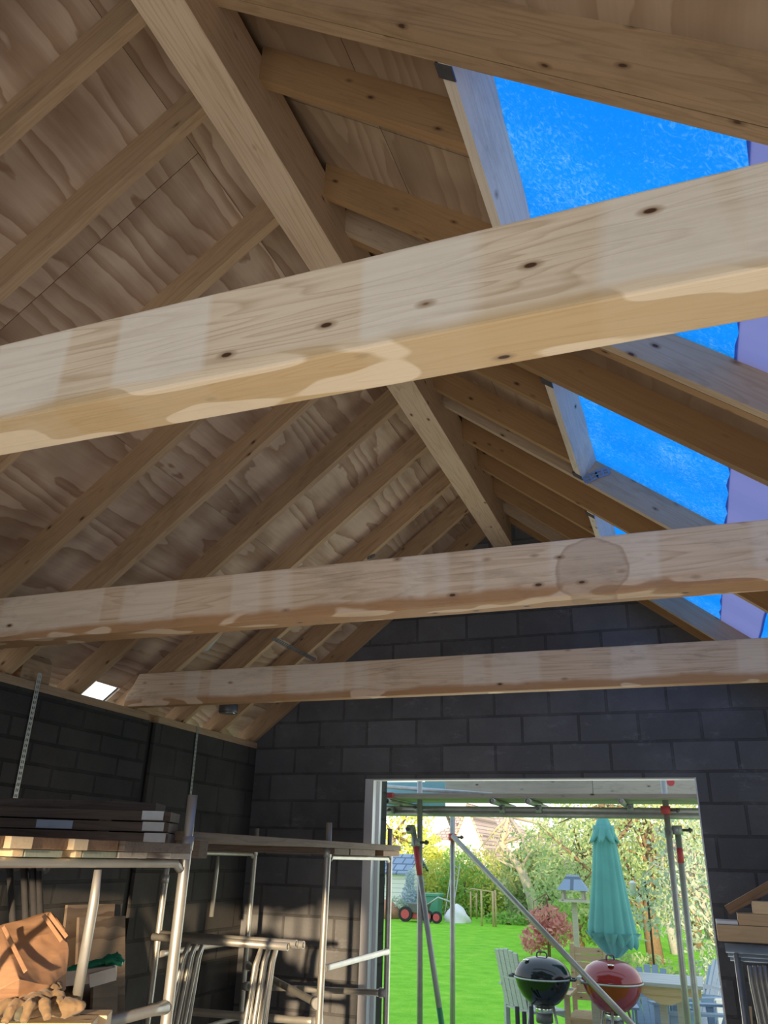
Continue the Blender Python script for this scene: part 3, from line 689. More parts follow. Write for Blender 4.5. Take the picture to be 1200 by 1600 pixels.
# ================================================================== TRESTLES
def trestle(y, zt, x0, x1, label, mat='alu', first=None):
    t = thing('builders_trestle', label, 'trestle', (x0, y, FLOOR), 'nested trestles')
    MB().tube([(x0, y, zt), (x1, y, zt)], .021, 18, hollow=True).build('top_bar', M[mat], t)
    for xs in (x0+.26, x1-.17):
        for dy in (-.13, -.05):
            MB().tube([(xs, y+dy*.03, zt-.018), (xs-.012, y+dy*.3, zt-.10), (xs-.03, y+dy*.6, zt-.45), (xs-.11, y+dy, FLOOR+.01)], .0125, 12).build('leg', M[mat], t)
    return t
for k, (dy, dz, dx) in enumerate(((0, 0, 0), (.05, .012, .028), (.10, .004, .05))):
    trestle(4.58+dy, 1.115+dz, -3.19+dx*.8, -2.275+dx, ['nearest of the nested steel trestles, its pipe mouth facing right', 'middle of the nested steel trestles', 'rear of the nested steel trestles, bar sticking out furthest right'][k])
# folded dark frames leaning at the left wall under the near tower
for k, px in enumerate((15, 37, 50, 60)):
    p = aty(px, 1352+4*(k % 2)-(6 if k == 1 else 0), 3.32+.02*k); q = aty(px+[14, 10, 12, 10][k], 1600, 3.25)
    t = thing('hooked_tube', ['leftmost', 'second', 'third', 'rightmost'][k]+' dark hooked frame tube stored upright behind the cardboard', 'frame', (q.x, q.y, FLOOR), 'stored dark frames')
    MB().tube([Vector((q.x, q.y, FLOOR)), q, p], .016, 12).build('upright', M['darksteel'], t)
    MB().tube([p+Vector((-.055, 0, -.01)), p+Vector((-.02, 0, .012)), p+Vector((.03, 0, .012)), p+Vector((.055, 0, -.015))], .017, 12).build('hook', M['darksteel'], t)

# ================================================================== LEFT WALL CLUTTER
def panel(label, quad, th, mat, name='leaning_board'):
    q = [Vector(v) for v in quad]; n = (q[1]-q[0]).cross(q[3]-q[0]).normalized()
    b = MB().add(q+[v+n*th for v in q], [(0,1,2,3),(7,6,5,4),(0,4,5,1),(1,5,6,2),(2,6,7,3),(3,7,4,0)])
    return tag(b.build(name, M[mat], mw=frame(q[3], q[0])), label, 'board')
def lean(px0, px1, pyt, xt, xb, skew=0):
    a = atx(px0, pyt+2, xt); b = atx(px1, pyt, xt)
    return [a, b, Vector((xb, b.y+skew, FLOOR)), Vector((xb, a.y-.02, FLOOR))]
panel('broad weathered plywood offcut leaning on the left wall', lean(124, 196, 1431, -3.58, -3.30), .018, 'plyboard')
panel('second board leaning behind the broad plywood offcut, top showing above', lean(106, 180, 1412, -3.64, -3.50), .018, 'plyboard')
panel('narrow board leaning at the foot of the plywood offcut', lean(146, 184, 1538, -3.42, -3.22), .018, 'plyboard')
# bracket timber with metal plate, green gloves on it
p0 = aty(100, 1541, 2.86); p1 = aty(179, 1519, 2.98)
t = thing('bracket_timber', 'short timber arm with bright metal end plate below the green gloves', 'timber', p0)
p0b = p0+Vector((-.35, -.12, -.02))
MB().beam(p0b, p1, .05, .09).build('arm', M['fencewood'], t, mw=frame(p0b, p1))
d = (p1-p0).normalized(); MB().beam(p1-d*.095, p1+d*.002, .046, .093).build('end_plate', M['galv'], t, label='bright metal plate with screw holes')
def glove(label, base, dirv, mat, L=.2, name='glove', curl=.25, seed=1):
    """a limp glove: cuff, palm and five fingers as one skin"""
    rnd = random.Random(seed); x = Vector(dirv).normalized(); s = Vector((0,0,1)).cross(x).normalized(); z = x.cross(s)
    b = MB(); c = Vector(base)
    def blob(c, r, sq):
        prof = [(r*sin(pi*i/10), -r*cos(pi*i/10)) for i in range(11)]
        m_ = MB().lathe([(max(a, 1e-5), h) for a, h in prof], (0,0,0), 16)
        vs = [c+x*(v.x*sq[0])+s*(v.y*sq[1])+z*(v.z*sq[2]) for v in m_.v]; b.add(vs, m_.f, True)
    blob(c+x*L*.22, L*.22, (1.2, .95, .42)); blob(c-x*L*.14, L*.2, (1.3, 1.0, .55)); blob(c+x*L*.42, L*.21, (.8, 1.1, .38))
    for k in range(4):
        o = (k-1.5)*L*.145; ln = L*[.36, .42, .39, .29][k]; p = c+x*L*.5+s*o
        b.tube([p, p+x*ln*.4+z*.006+s*o*.1, p+x*ln*.75+s*o*.5-z*ln*curl*.5+z*.012*((k*7) % 3), p+x*ln+s*o*.7-z*ln*curl], [L*.078, L*.078, L*.07, L*.05], 10)
    p = c+x*L*.12+s*L*.18
    b.tube([p, p+s*L*.14+x*L*.1, p+s*L*.18+x*L*.26, p+s*L*.17+x*L*.33], [L*.07, L*.065, L*.055, L*.03], 10)
    o = b.build(name, mat); tag(o, label, 'glove', 'work gloves')
    r = o.modifiers.new('r', 'REMESH'); r.mode = 'VOXEL'; r.voxel_size = .0032; r.use_smooth_shade = True
    sm = o.modifiers.new('s', 'SMOOTH'); sm.iterations = 3; sm.factor = .5
    tx = bpy.data.textures.new('crease', 'CLOUDS'); tx.noise_scale = .035
    dm = o.modifiers.new('d', 'DISPLACE'); dm.texture = tx; dm.strength = .014; dm.texture_coords = 'LOCAL'
    return o
gg = p0+Vector((.0, 0, .05))
glove('shiny dark green rubber glove lying on the bracket timber', aty(128, 1513, 2.93), p1-p0, M['glove_green'], .17, seed=4)

# sawn timbers in the lower left corner, with gloves and cardboard
XT = X1+.05
yt0 = atx(0, 1592, XT+.0)
zt = atx(112, 1590, X1).z
e1 = atx(155, 1596, X1+.09); 
def sawn(px_end, py_top, y_w, label, zt, x=X1+.03, h=.075, w=.10):
    e = atz(px_end, py_top, zt); p = Vector((e.x, e.y, zt-h/2)); q = p+Vector((-1.9, -1.05, 0)).normalized()*1.8
    fr = frame(p, q)
    return tag(MB().beam(p, q, h, w).build('sawn_timber', M['fresh'], mw=fr, bevel=.003), label, 'timber', 'pale sawn timbers')
sawn(150, 1592, 0, 'nearest pale sawn timber under the tan gloves', zt, h=.09, w=.14)
sawn(172, 1582, 0, 'pale sawn timber behind, its square end just right of the thin strut', zt-.0, h=.09, w=.10)
# cardboard
def cardboard():
    P = [[(-30, 1452), (0, 1446), (42, 1436), (80, 1424)], [(-30, 1490), (8, 1472), (62, 1462), (101, 1452)], [(-30, 1530), (18, 1500), (72, 1505), (108, 1482)],
         [(-30, 1560), (30, 1530), (76, 1540), (105, 1520)], [(-25, 1580), (28, 1556), (72, 1566), (104, 1546)], [(-20, 1592), (20, 1576), (64, 1580), (90, 1562)]]
    Y = [[2.32, 2.36, 2.42, 2.48], [2.20, 2.25, 2.33, 2.42], [2.12, 2.16, 2.27, 2.38], [2.10, 2.10, 2.24, 2.36], [2.14, 2.14, 2.26, 2.37], [2.2, 2.2, 2.3, 2.38]]
    vs = [aty(P[i][j][0], P[i][j][1], Y[i][j]) for i in range(6) for j in range(4)]
    back = [v+Vector((-.16, .14, -.02)) for v in vs]
    vs = vs+back; n = 24; fs = []
    for i in range(5):
        for j in range(3):
            a = i*4+j; fs.append((a, a+1, a+5, a+4)); fs.append((n+a, n+a+4, n+a+5, n+a+1))
    for j in range(3): fs.append((j, n+j, n+j+1, j+1)); fs.append((20+j, 21+j, n+21+j, n+20+j))
    for i in range(5): fs.append((i*4+3, n+i*4+3, n+i*4+7, i*4+7)); fs.append((i*4, i*4+4, n+i*4+4, n+i*4))
    t = thing('cardboard_box', 'crumpled brown cardboard box in sunlight behind the gloves', 'cardboard', vs[22])
    o = MB().add(vs, fs, True).build('carton', M['card'], t)
    sb = o.modifiers.new('s', 'SUBSURF'); sb.subdivision_type = 'SIMPLE'; sb.levels = sb.render_levels = 5
    tx = bpy.data.textures.new('crumple', 'CLOUDS'); tx.noise_scale = .11
    dm = o.modifiers.new('d', 'DISPLACE'); dm.texture = tx; dm.strength = .012; dm.texture_coords = 'LOCAL'
    f = []
    for (a, b) in (((5, 1448), (40, 1518)), ((68, 1430), (96, 1470)), ((76, 1427), (104, 1464))):
        f.append((a, b))
    for a, b in f:
        pa = aty(a[0], a[1], 2.25 if a[0] < 30 else 2.40)+Vector((.0, -.012, 0)); pb = aty(b[0], b[1], 2.10 if a[0] < 30 else 2.34)+Vector((0, -.012, 0))
        MB().beam(pa+Vector((0, .012, 0)), pb+Vector((0, .012, 0)), .004, .013, up=(.5, -1, .3)).build('folded_ridge', M['card'], t, bevel=.003)
cardboard()
gz = zt+.035
glove('tan leather glove lying on the pale timbers, fingers to the left', atz(84, 1574, gz)+Vector((0, 0, .0)), (-.9, -.3, -.05), M['glove'], .24, seed=2)
glove('tan leather glove crossing over the other beside the thin strut', atz(66, 1568, gz)+Vector((0, 0, .03)), (.35, -.9, -.12), M['glove'], .22, seed=3)
glove('dark olive glove at the left edge beside the tan gloves', atz(22, 1578, gz), (-.8, .4, 0), M['glove_dark'], .19, seed=5)
# ground-level support under the timbers: a stack of darker baulks
bz = zt-.095
pb = atz(60, 1600, bz)
plank('timber_baulk', 'timber baulk supporting the pale sawn timbers below the picture edge', 'timber', None, (pb.x-.7, pb.y-.15, FLOOR), (pb.x+.25, pb.y+.05, bz), 'brownboard')

# ================================================================== RIGHT SIDE TIMBER PILE
YP = 5.35
def rp(px, py): return aty(px, py, YP)
a = rp(1119, 1444); b_ = rp(1119, 1470)
plank('timber_pile_beam', 'long brown timber beam at the bottom of the right-hand pile', 'timber', 'right-hand timber pile', (a.x, YP, b_.z), (1.1, YP+.17, a.z-.001), 'teak')
c = rp(1152, 1427); 
plank('timber_block', 'yellow timber lying on the long brown beam', 'timber', 'right-hand timber pile', (c.x, YP+.01, a.z), (1.1, YP+.14, c.z), 'teak')
MBX = rp(1175, 1408)
plank('timber_block', 'pale rough timber topmost on the right-hand pile', 'timber', 'right-hand timber pile', (MBX.x, YP+.015, c.z+.001), (1.1, YP+.12, MBX.z), 'fresh')
pa_ = rp(1137, 1424)+Vector((0, .12, 0)); pb_ = rp(1200, 1388)+Vector((0, .12, 0)); dd = (pb_-pa_).normalized()
t = MB().beam(pa_, pa_+dd*.75, .05, .05).build('tilted_batten', M['brownboard'], mw=frame(pa_, pb_)); tag(t, 'dark batten tilting up to the right over the timber pile', 'timber')
sh = plank('lit_top_strip', 'white strip standing for the lit top of the brown beam at the door jamb', 'board', None, (a.x, YP+.02, a.z), (c.x-.003, YP+.15, a.z+.02), 'fencewood')
sh.data.materials[0] = M['white']  # added white slab, paints the lit top of the brown beam
# trestle bars under it and stored rods
zb0 = rp(1135, 1478).z
for k in range(3):
    p = rp(1133+4*k, 1478+8*k)
    t = thing('folded_trestle', ['top', 'middle', 'bottom'][k]+' blue-grey steel trestle bar under the right-hand timber pile', 'trestle', (p.x, YP+.03, FLOOR), 'blue-grey trestles')
    MB().tube([(p.x, YP+.03+.055*k, p.z-.012), (1.1, YP+.03+.055*k, p.z-.012)], .024, 14, hollow=True).build('top_bar', M['bluesteel'], t)
    MB().tube([(p.x+.05, YP+.03+.055*k, p.z-.03), (p.x+.055, YP+.03+.055*k, FLOOR+.01)], .013, 10).build('leg', M['steel'], t)
    MB().tube([(p.x+.95, YP+.03+.055*k, p.z-.03), (p.x+.95, YP+.03+.055*k, FLOOR+.01)], .013, 10).build('leg', M['steel'], t)
for k in range(4):
    p = aty(1171+8*k, 1509, 5.05); q = aty(1188+8*k, 1600, 5.0)
    v = (q-p); e = q+v*((FLOOR+.02-q.z)/v.z)
    tag(MB().tube([p, p+v*.3+Vector((-.004, 0, 0)), q, e], .0115, 12).build('steel_rod', M['alu']), ['leftmost', 'second', 'third', 'rightmost'][k]+' of the pale steel rods leaning below the timber pile', 'steel rod', 'leaning steel rods')
p = aty(1166, 1572, 5.7); 
tag(MB().beam((p.x-.08, 5.62, FLOOR), (p.x, 5.7, p.z), .04, .055, up=(0,1,0)).build('short_batten', M['fresh'], mw=frame((p.x-.08, 5.62, FLOOR), p)), 'short pale batten standing against the gable right of the door', 'timber')

# ================================================================== OUTSIDE SCAFFOLD
G = -.35
def standard(px, pyt, pxb, pyb, Y, label, bands=(), r=.0242, Yb=None, name='scaffold_pole', hollow=True, mat='galv', ground=G):
    a = aty(px, pyt, Y); b = aty(pxb, pyb, Yb or Y); d = (b-a); e = b+d*((ground-b.z)/d.z) if d.z < -.1 else b
    t = thing(name, label, 'scaffold pole', e, 'outdoor scaffold poles')
    MB().tube([e, a], r, 18, hollow=hollow).build('tube', M[mat], t)
    for y0, y1, mt in bands:
        k0 = (y0-pyt)/(pyb-pyt); k1 = (y1-pyt)/(pyb-pyt)
        MB().tube([a+d*k0, a+d*k1], r*1.03, 18).build('paint_band', M[mt], t, label=('red' if mt == 'redpaint' else 'green')+' painted band')
    return a, b
def coupler(p, label, axis=(1,0,0), s=1.0, red=False):
    p = Vector(p); t = thing('coupler', label, 'scaffold coupler', p, 'scaffold couplers'); x = Vector(axis).normalized()
    MB().tube([p-x*.028*s, p+x*.028*s], .036*s, 12).build('clamp', M['redpaint' if red else 'steel'], t)
    y = x.cross(Vector((0,0,1))) if abs(x.z) < .9 else Vector((1, 0, 0))
    MB().tube([p+y*.03*s, p+y*.10*s], .009*s, 8).tube([p+y*.075*s, p+y*.09*s], .017*s, 6).build('bolt', M['darksteel'], t)
standard(656, 1216, 656, 1600, 7.35, 'upright scaffold pole nearest the left door jamb, running to the door head')
standard(707, 1268, 707, 1600, 8.0, 'upright scaffold pole carrying the top of the long diagonal')
standard(645, 1293, 690, 1600, 7.30, 'leaning pole with red band at top and green end', [(1325, 1372, 'redpaint'), (1576, 1640, 'greenpaint')], Yb=7.42, mat='steel')
standard(1036, 1216, 1075, 1600, 7.30, 'right upright scaffold pole passing the deck edge')
standard(1059, 1300, 1091, 1600, 7.38, 'shorter right-hand pole with red band', [(1327, 1352, 'redpaint')])
a1, b1 = aty(707, 1306, 7.93), aty(988, 1602, 7.2)
t = thing('diagonal_pole', 'long diagonal scaffold pole crossing in front of the barbecues', 'scaffold pole', b1); dv = (b1-a1)
MB().tube([a1, b1+dv*.10], .0242, 18, hollow=True).build('tube', M['galv'], t)
coupler(aty(650, 1316, 7.33), 'dark coupler joining leaning pole and left upright', (0,0,1), 1.2)
coupler(aty(642, 1296, 7.30), 'dark coupler on top of the leaning pole', (1,0,0), 1.1)
coupler(aty(707, 1308, 7.96), 'rusty coupler at the head of the long diagonal', (0,0,1), 1.1, red=True)
coupler(aty(1040, 1266, 7.28), 'red coupler where right upright meets the ledger', (0,0,1), 1.1, red=True)
coupler(aty(1045, 1301, 7.34), 'dark coupler between the two right-hand poles', (1,0,0), 1.1)
coupler(aty(1058, 1297, 7.36), 'dark coupler capping the shorter right-hand pole', (0,0,1), 1.2)
# ledger: two tubes one above the other
for k, py in enumerate((1263.5, 1271)):
    p = aty(650, py, 7.42)
    tag(MB().tube([(-3.3, 7.42, p.z), (.75, 7.42, p.z)], .0242, 16, hollow=True).build('ledger_tube', M['galv']), ['upper', 'lower'][k]+' of the two long ledger tubes spanning the door view', 'scaffold pole', 'ledger tubes')
for px, py in ((612, 1266), (652, 1262), (785, 1264), (842, 1264), (985, 1262)):
    coupler(aty(px, py, 7.38), 'coupler hanging on the ledger tubes, %s' % {612: 'at the far left by the jamb', 652: 'at the left upright', 785: 'left of the paired putlog ends', 842: 'right of the paired putlog ends', 985: 'below the open black pipe mouth'}[px], (1,0,0), .9)
for px, lb in ((604, 'leftmost putlog tube beside the door jamb'), (768, 'putlog tube, left of the paired pipe mouths'), (824, 'putlog tube, right of the paired pipe mouths'), (970, 'putlog tube with open black pipe mouth above the parasol')):
    p = aty(px, 1251.5, 7.05)
    tag(MB().tube([p, p+Vector((.0, .95, 0))], .0242, 16, hollow=True).build('putlog_tube', M['galv']), lb, 'scaffold pole', 'putlog tubes')
zdk = aty(800, 1251, 7.05).z+.026
bl = ['nearest the wall', 'second out', 'third out', 'fourth out', 'outermost']
for k in range(3):
    y_ = 7.12+.235*k
    plank('scaffold_board', 'walkway board above the door view, '+bl[k], 'scaffold board', 'outdoor walkway boards', (-2.95+.05*(k % 2), y_, zdk), (.9, y_+.225, zdk+.038), 'fencewood')
q = aty(606, 1246, 7.1); tag(MB().lo((q.x-.06, 7.08, zdk-.002), (q.x+.05, 7.13, zdk+.04)).build('board_end_band', M['redpaint']), 'red board end band next to the left door jamb', 'metal band')
# timber toe board / fascia behind with a red spray dot
ta = aty(685, 1217, 8.4); tb = aty(1095, 1243, 8.4)
t = thing('fascia_board', 'pale lilac timber fascia above the walkway with a red spray mark', 'board', (ta.x, 8.4, tb.z))
MB().lo((ta.x-.15, 8.4, tb.z-.05), (-.95, 8.45, ta.z+.25)).build('board', M['fencewood'], t, mw=frame((ta.x, 8.4, tb.z), (1, 8.4, tb.z)))
MB().lo((-.945, 8.4, tb.z-.05), (1.0, 8.45, ta.z+.25)).build('board', M['fencewood'], t, mw=frame((-.9, 8.4, tb.z), (1, 8.4, tb.z)))
rd = aty(1048, 1222, 8.397); MB().tube([rd, rd+Vector((0, .004, 0))], .035, 14).build('spray_mark', M['redpaint'], t)
blu = flat('pale_blue_sheet', (.30, .62, .72), .5)
p = aty(600, 1236, 7.86); q = aty(680, 1224, 7.86)
tag(MB().lo((p.x-.2, 7.86, zdk-.1), (q.x+.1, 7.875, aty(640, 1222, 7.86).z)).build('blue_sheet', blu), 'pale turquoise sheeting behind the scaffold at the upper left of the door', 'sheeting')
p = aty(600, 1229, 7.8); q = aty(770, 1242, 7.4)
tag(MB().tube([p, q], .02, 12).build('loose_pole', M['steel']), 'thin pole lying across the walkway in front of the turquoise sheet', 'scaffold pole')

# ================================================================== GARDEN
struct(MB().lo((-40, YG+.28, G-.3), (40, 90, G)).build('floor', M['grass']))
deckz = G+.02
tag(MB().lo((-2.2, 8.6, G), (1.6, 10.6, G+.03)).build('patio_deck', slats('blue_grey_decking', (.34, .42, .50), 'Y', .14)), 'blue grey decking under the barbecues and garden table', 'decking')

def kettle(px, py, Y, mt, label, s=1.0, yaw=0):
    c = aty(px, py, Y); t = thing('kettle_barbecue', label, 'barbecue', (c.x, c.y, G+.03), rz=yaw); C = Vector((c.x, c.y, c.z)); r = .283*s
    rot = Matrix.Rotation(yaw, 3, 'Z')
    bowl = [(1e-4, -.262), (.08, -.258), (.15, -.225), (.215, -.165), (.262, -.085), (.283, -.01), (.285, 0), (.275, 0)]
    MB().lathe([(a*s, b*s) for a, b in bowl], C, 48).build('bowl', M[mt], t)
    lid = [(.29, 0.002), (.288, .022), (.268, .075), (.225, .13), (.16, .168), (.08, .187), (1e-4, .191)]
    MB().lathe([(a*s, b*s) for a, b in lid], C, 48).build('lid', M[mt], t)
    MB().lathe([(.292*s, -.008), (.298*s, 0), (.292*s, .008), (.284*s, 0), (.292*s, -.008)], C, 48).build('rim', M['steel'], t)
    h = C+Vector((0, 0, .188*s)); ax = rot @ Vector((1, 0, 0))
    MB().tube([h-ax*.055-Vector((0,0,.01)), h-ax*.05+Vector((0,0,.03)), h-ax*.03+Vector((0,0,.042)), h+ax*.03+Vector((0,0,.042)), h+ax*.05+Vector((0,0,.03)), h+ax*.055-Vector((0,0,.01))], .008, 10).build('lid_handle', M['blackplastic'], t)
    MB().lathe([(.03, 0), (.032, .01), (.0001, .014)], C+rot @ Vector((-.14, -.14, .155*s)), 16).build('lid_vent', M['chrome'], t)
    for sg in (-1, 1):
        e = C+ax*sg*.285*s; sd = rot @ Vector((0, 1, 0))
        MB().tube([e+sd*.06, e+ax*sg*.05+sd*.06, e+ax*sg*.05-sd*.06, e-sd*.06], .012, 10).build('side_handle', M['blackplastic'], t)
    MB().lathe([(.088, -.31), (.09, -.245), (.085, -.245)], C, 32).build('ash_collar', M['chrome'], t)
    MB().lathe([(.075, -.40), (.085, -.39), (.085, -.315), (.06, -.31)], C, 32).build('ash_pot', M['darksteel'], t)
    MB().lathe([(.0895, -.268), (.092, -.262), (.0895, -.256), (.086, -.262), (.0895, -.268)], C, 32).build('vent_band', M['rubber'], t)
    for k, g in enumerate((-2.5, -.65, 1.57)):
        g += yaw; dv = Vector((cos(g), sin(g), 0))
        MB().tube([C+dv*.13+Vector((0,0,-.22)), Vector((C.x, C.y, G+.05))+dv*.30], .0125, 12).build('leg', M['alu'], t)
        if k < 2: MB().tube([Vector((C.x, C.y, G+.10))+dv*.29-Vector((-dv.y, dv.x, 0))*.02, Vector((C.x, C.y, G+.10))+dv*.29+Vector((-dv.y, dv.x, 0))*.02], .075, 20).build('wheel', M['rubber'], t)
    MB().lathe([(1e-4, -.56), (.2, -.56), (.205, -.545), (1e-4, -.548)], C, 32).build('ash_tray', M['alu'], t)
    return C
K1 = kettle(848, 1527, 9.35, 'kettle_black', 'glossy black kettle barbecue, left of the pair')
K2 = kettle(956, 1534, 9.05, 'kettle_red', 'deep red kettle barbecue beside the parasol', yaw=.9)
for k, (px, h) in enumerate(((808, .30), (819, .24), (830, .27))):
    p = atz(px, 1640, G+.03)
    q = aty(px, 1573+8*(k == 1), 9.0)
    tag(MB().tube([(q.x, q.y, G+.03), q], .022, 14, hollow=True).build('black_tube', M['rubber']), ['left', 'middle', 'right'][k]+' of three short black tubes standing before the grey garden chair', 'tube', 'short black tubes')

# parasol
def parasol():
    Y = 9.75; top = aty(941, 1272, Y); bot = aty(955, 1463, Y); cx = (top.x+bot.x)/2; t = thing('parasol', 'closed teal garden parasol standing behind the red barbecue', 'parasol', (bot.x, Y, G+.03))
    MB().tube([(bot.x, Y, G+.03), (bot.x, Y, bot.z+.1), (top.x, Y, top.z+.03)], .02, 14).build('pole', M['white'], t)
    b = MB(); N = 26; seg = 96; vs = []; H = top.z-bot.z
    for i in range(N+1):
        u = i/N; z = top.z-.12-(H-.10)*u; cxx = top.x+(bot.x-top.x)*u+.02*u
        R = .115+.125*u**1.3; R *= 1 if u < .95 else 1-(u-.95)*3.0
        for k in range(seg):
            g = 2*pi*k/seg; fold = 1+(.05+.12*u)*abs(cos(6*g+u*.5))-.04+.05*sin(2*g+1)*u
            droop = .05*u*abs(cos(6*g+u*.5))+.05*u*u*cos(g)
            vs.append((cxx+R*fold*cos(g), Y+R*fold*sin(g)*.9, z-droop))
    fs = [(i*seg+k, i*seg+(k+1) % seg, (i+1)*seg+(k+1) % seg, (i+1)*seg+k) for i in range(N) for k in range(seg)]
    o = b.add(vs, fs, True).build('canopy', M['parasol'], t)
    md = o.modifiers.new('t', 'SOLIDIFY'); md.thickness = .006
    # tucked hem
    c = MB(); hem = []
    for i in range(6):
        u = i/5; z = bot.z+.04-.24*u; R = .215*(1-u)**.8+.035
        for k in range(48):
            g = 2*pi*k/48; hem.append((bot.x+.02+R*(1+.16*cos(8*g))*cos(g), Y+R*(1+.16*cos(8*g))*sin(g), z))
    c.add(hem, [(i*48+k, i*48+(k+1) % 48, (i+1)*48+(k+1) % 48, (i+1)*48+k) for i in range(5) for k in range(48)], True).build('hem', M['parasol'], t)
    cap = MB(); cv = []
    for i in range(8):
        u = i/7; z = top.z+.02-.30*u; R = .03+.115*u**.9
        for k in range(64):
            g = 2*pi*k/64; cv.append((top.x+R*(1+.22*u*cos(8*g+1))*cos(g), Y+R*(1+.22*u*cos(8*g+1))*sin(g), z-.03*u*cos(8*g+1)))
    oc = cap.add(cv, [(i*64+k, i*64+(k+1) % 64, (i+1)*64+(k+1) % 64, (i+1)*64+k) for i in range(7) for k in range(64)], True).build('vent_cap', M['parasol'], t)
    md = oc.modifiers.new('t', 'SOLIDIFY'); md.thickness = .005
parasol()
# garden table
ty0, ty1, tz = 9.15, 9.95, aty(1050, 1538, 9.15).z
tx0, tx1 = aty(905, 1535, 9.3).x, aty(1098, 1540, 9.2).x
t = thing('garden_table', 'weathered grey slatted garden table behind the red barbecue', 'table', ((tx0+tx1)/2, (ty0+ty1)/2, G+.03))
b = MB()
for k in range(5):
    y = ty0+k*(ty1-ty0)/5; b.lo((tx0, y, tz-.03), (tx1, y+(ty1-ty0)/5-.008, tz))
b.build('table_top', M['wornpaint'], t, mw=frame((tx0, ty0, tz), (tx1, ty0, tz)))
xm = aty(1040, 1560, 9.2).x
MB().prism([(xm-.26, tz-.03), (xm+.26, tz-.03), (xm+.19, tz-.12), (xm+.05, tz-.18), (xm-.05, tz-.18), (xm-.19, tz-.12)], 1, ty0+.03, ty0+.08).build('bracket', M['teak'], t, label='brown curved bracket')
MB().lo((tx0+.02, ty0+.02, tz-.10), (tx1-.02, ty0+.05, tz-.03)).build('apron', M['teak'], t)
for lx in (xm-.03, xm+.13, tx0+.15):
    MB().lo((lx-.035, ty0+.08, G+.03), (lx+.035, ty0+.15, tz-.10)).build('leg', M['fencewood'], t)
MB().lo((tx0+.1, ty1-.15, G+.03), (tx0+.17, ty1-.08, tz-.03)).build('leg', M['fencewood'], t)

def adirondack(loc, rz, label, mat, s=1.0):
    """low garden chair: sloping slatted seat, fan back, broad arms; faces local -Y"""
    t = thing('garden_chair', label, 'chair', loc, 'garden chairs', rz); T = Matrix.Translation(loc) @ Matrix.Rotation(rz, 4, 'Z') @ Matrix.Scale(s, 4)
    def put(b, name, m=mat):
        b.v = [T @ v for v in b.v]; return b.build(name, M[m], t)
    b = MB()
    for k in range(7): y = -.28+.085*k; b.box((0, y, .37-.025*k), (.54, .075, .02), Matrix.Rotation(-.28, 3, 'X'))
    put(b, 'seat')
    b = MB(); n = 6
    for k in range(n):
        o = (k-(n-1)/2); x = o*.085; top = .95-.018*o*o
        b.beam((x*.85, .26, .24), (x*1.18, .56, top), .078, .02, up=(1, 0, 0))
    b.beam((-.25, .42, .62), (.25, .42, .62), .05, .02)
    put(b, 'backrest')
    for sg in (-1, 1):
        put(MB().prism([(sg*.25, -.36), (sg*.37, -.38), (sg*.37, .30), (sg*.30, .42), (sg*.26, .42)], 2, .56, .582), 'arm')
        put(MB().box((sg*.29, -.29, .28), (.025, .09, .56)), 'leg')
        put(MB().beam((sg*.27, .60, .02), (sg*.27, -.25, .37), .09, .025), 'leg')
        put(MB().box((sg*.29, .25, .29), (.025, .07, .55)), 'arm_post')
    return t
Gd = G+.03
def upright_chair(loc, rz, label, mat):
    t = thing('garden_chair', label, 'chair', loc, None, rz); T = Matrix.Translation(loc) @ Matrix.Rotation(rz, 4, 'Z')
    def put(b, name):
        b.v = [T @ v for v in b.v]; return b.build(name, M[mat], t)
    b = MB()
    for k in range(5): b.beam((-.20+.10*k, .24, .46), (-.20+.10*k, .36, 1.02-.012*abs(k-2)), .085, .02, up=(1, 0, 0))
    b.beam((-.25, .30, .75), (.25, .30, .75), .05, .02); put(b, 'backrest')
    b = MB()
    for k in range(5): b.box((0, -.2+.1*k, .44), (.5, .09, .02))
    b.box((0, -.23, .41), (.48, .02, .06)); put(b, 'seat')
    for sg in (-1, 1):
        put(MB().lo((sg*.25-.022, -.26, 0), (sg*.25+.022, -.21, .64)), 'leg'); put(MB().lo((sg*.25-.022, .2, 0), (sg*.25+.022, .25, .62)), 'leg')
        put(MB().lo((sg*.26-.03, -.30, .64), (sg*.26+.03, .30, .665)), 'arm')
p = aty(822, 1560, 10.0); upright_chair((p.x+.10, 10.05, Gd), 2.3, 'worn grey garden chair standing behind the black barbecue', 'wornpaint')
p = aty(1105, 1540, 10.1); adirondack((p.x-.15, 10.0, Gd), -1.25, 'blue grey garden chair at the right end of the table', 'bluepaint', 1.0)
p = aty(1030, 1590, 10.4); adirondack((p.x+.0, 10.45, Gd), .15, 'blue grey garden chair seen through beneath the table', 'bluepaint', .9)
p = aty(1066, 1530, 11.2); adirondack((p.x, 11.2, Gd-.02), -1.0, 'blue grey garden chair furthest back, between the right-hand poles', 'bluepaint', 1.0)
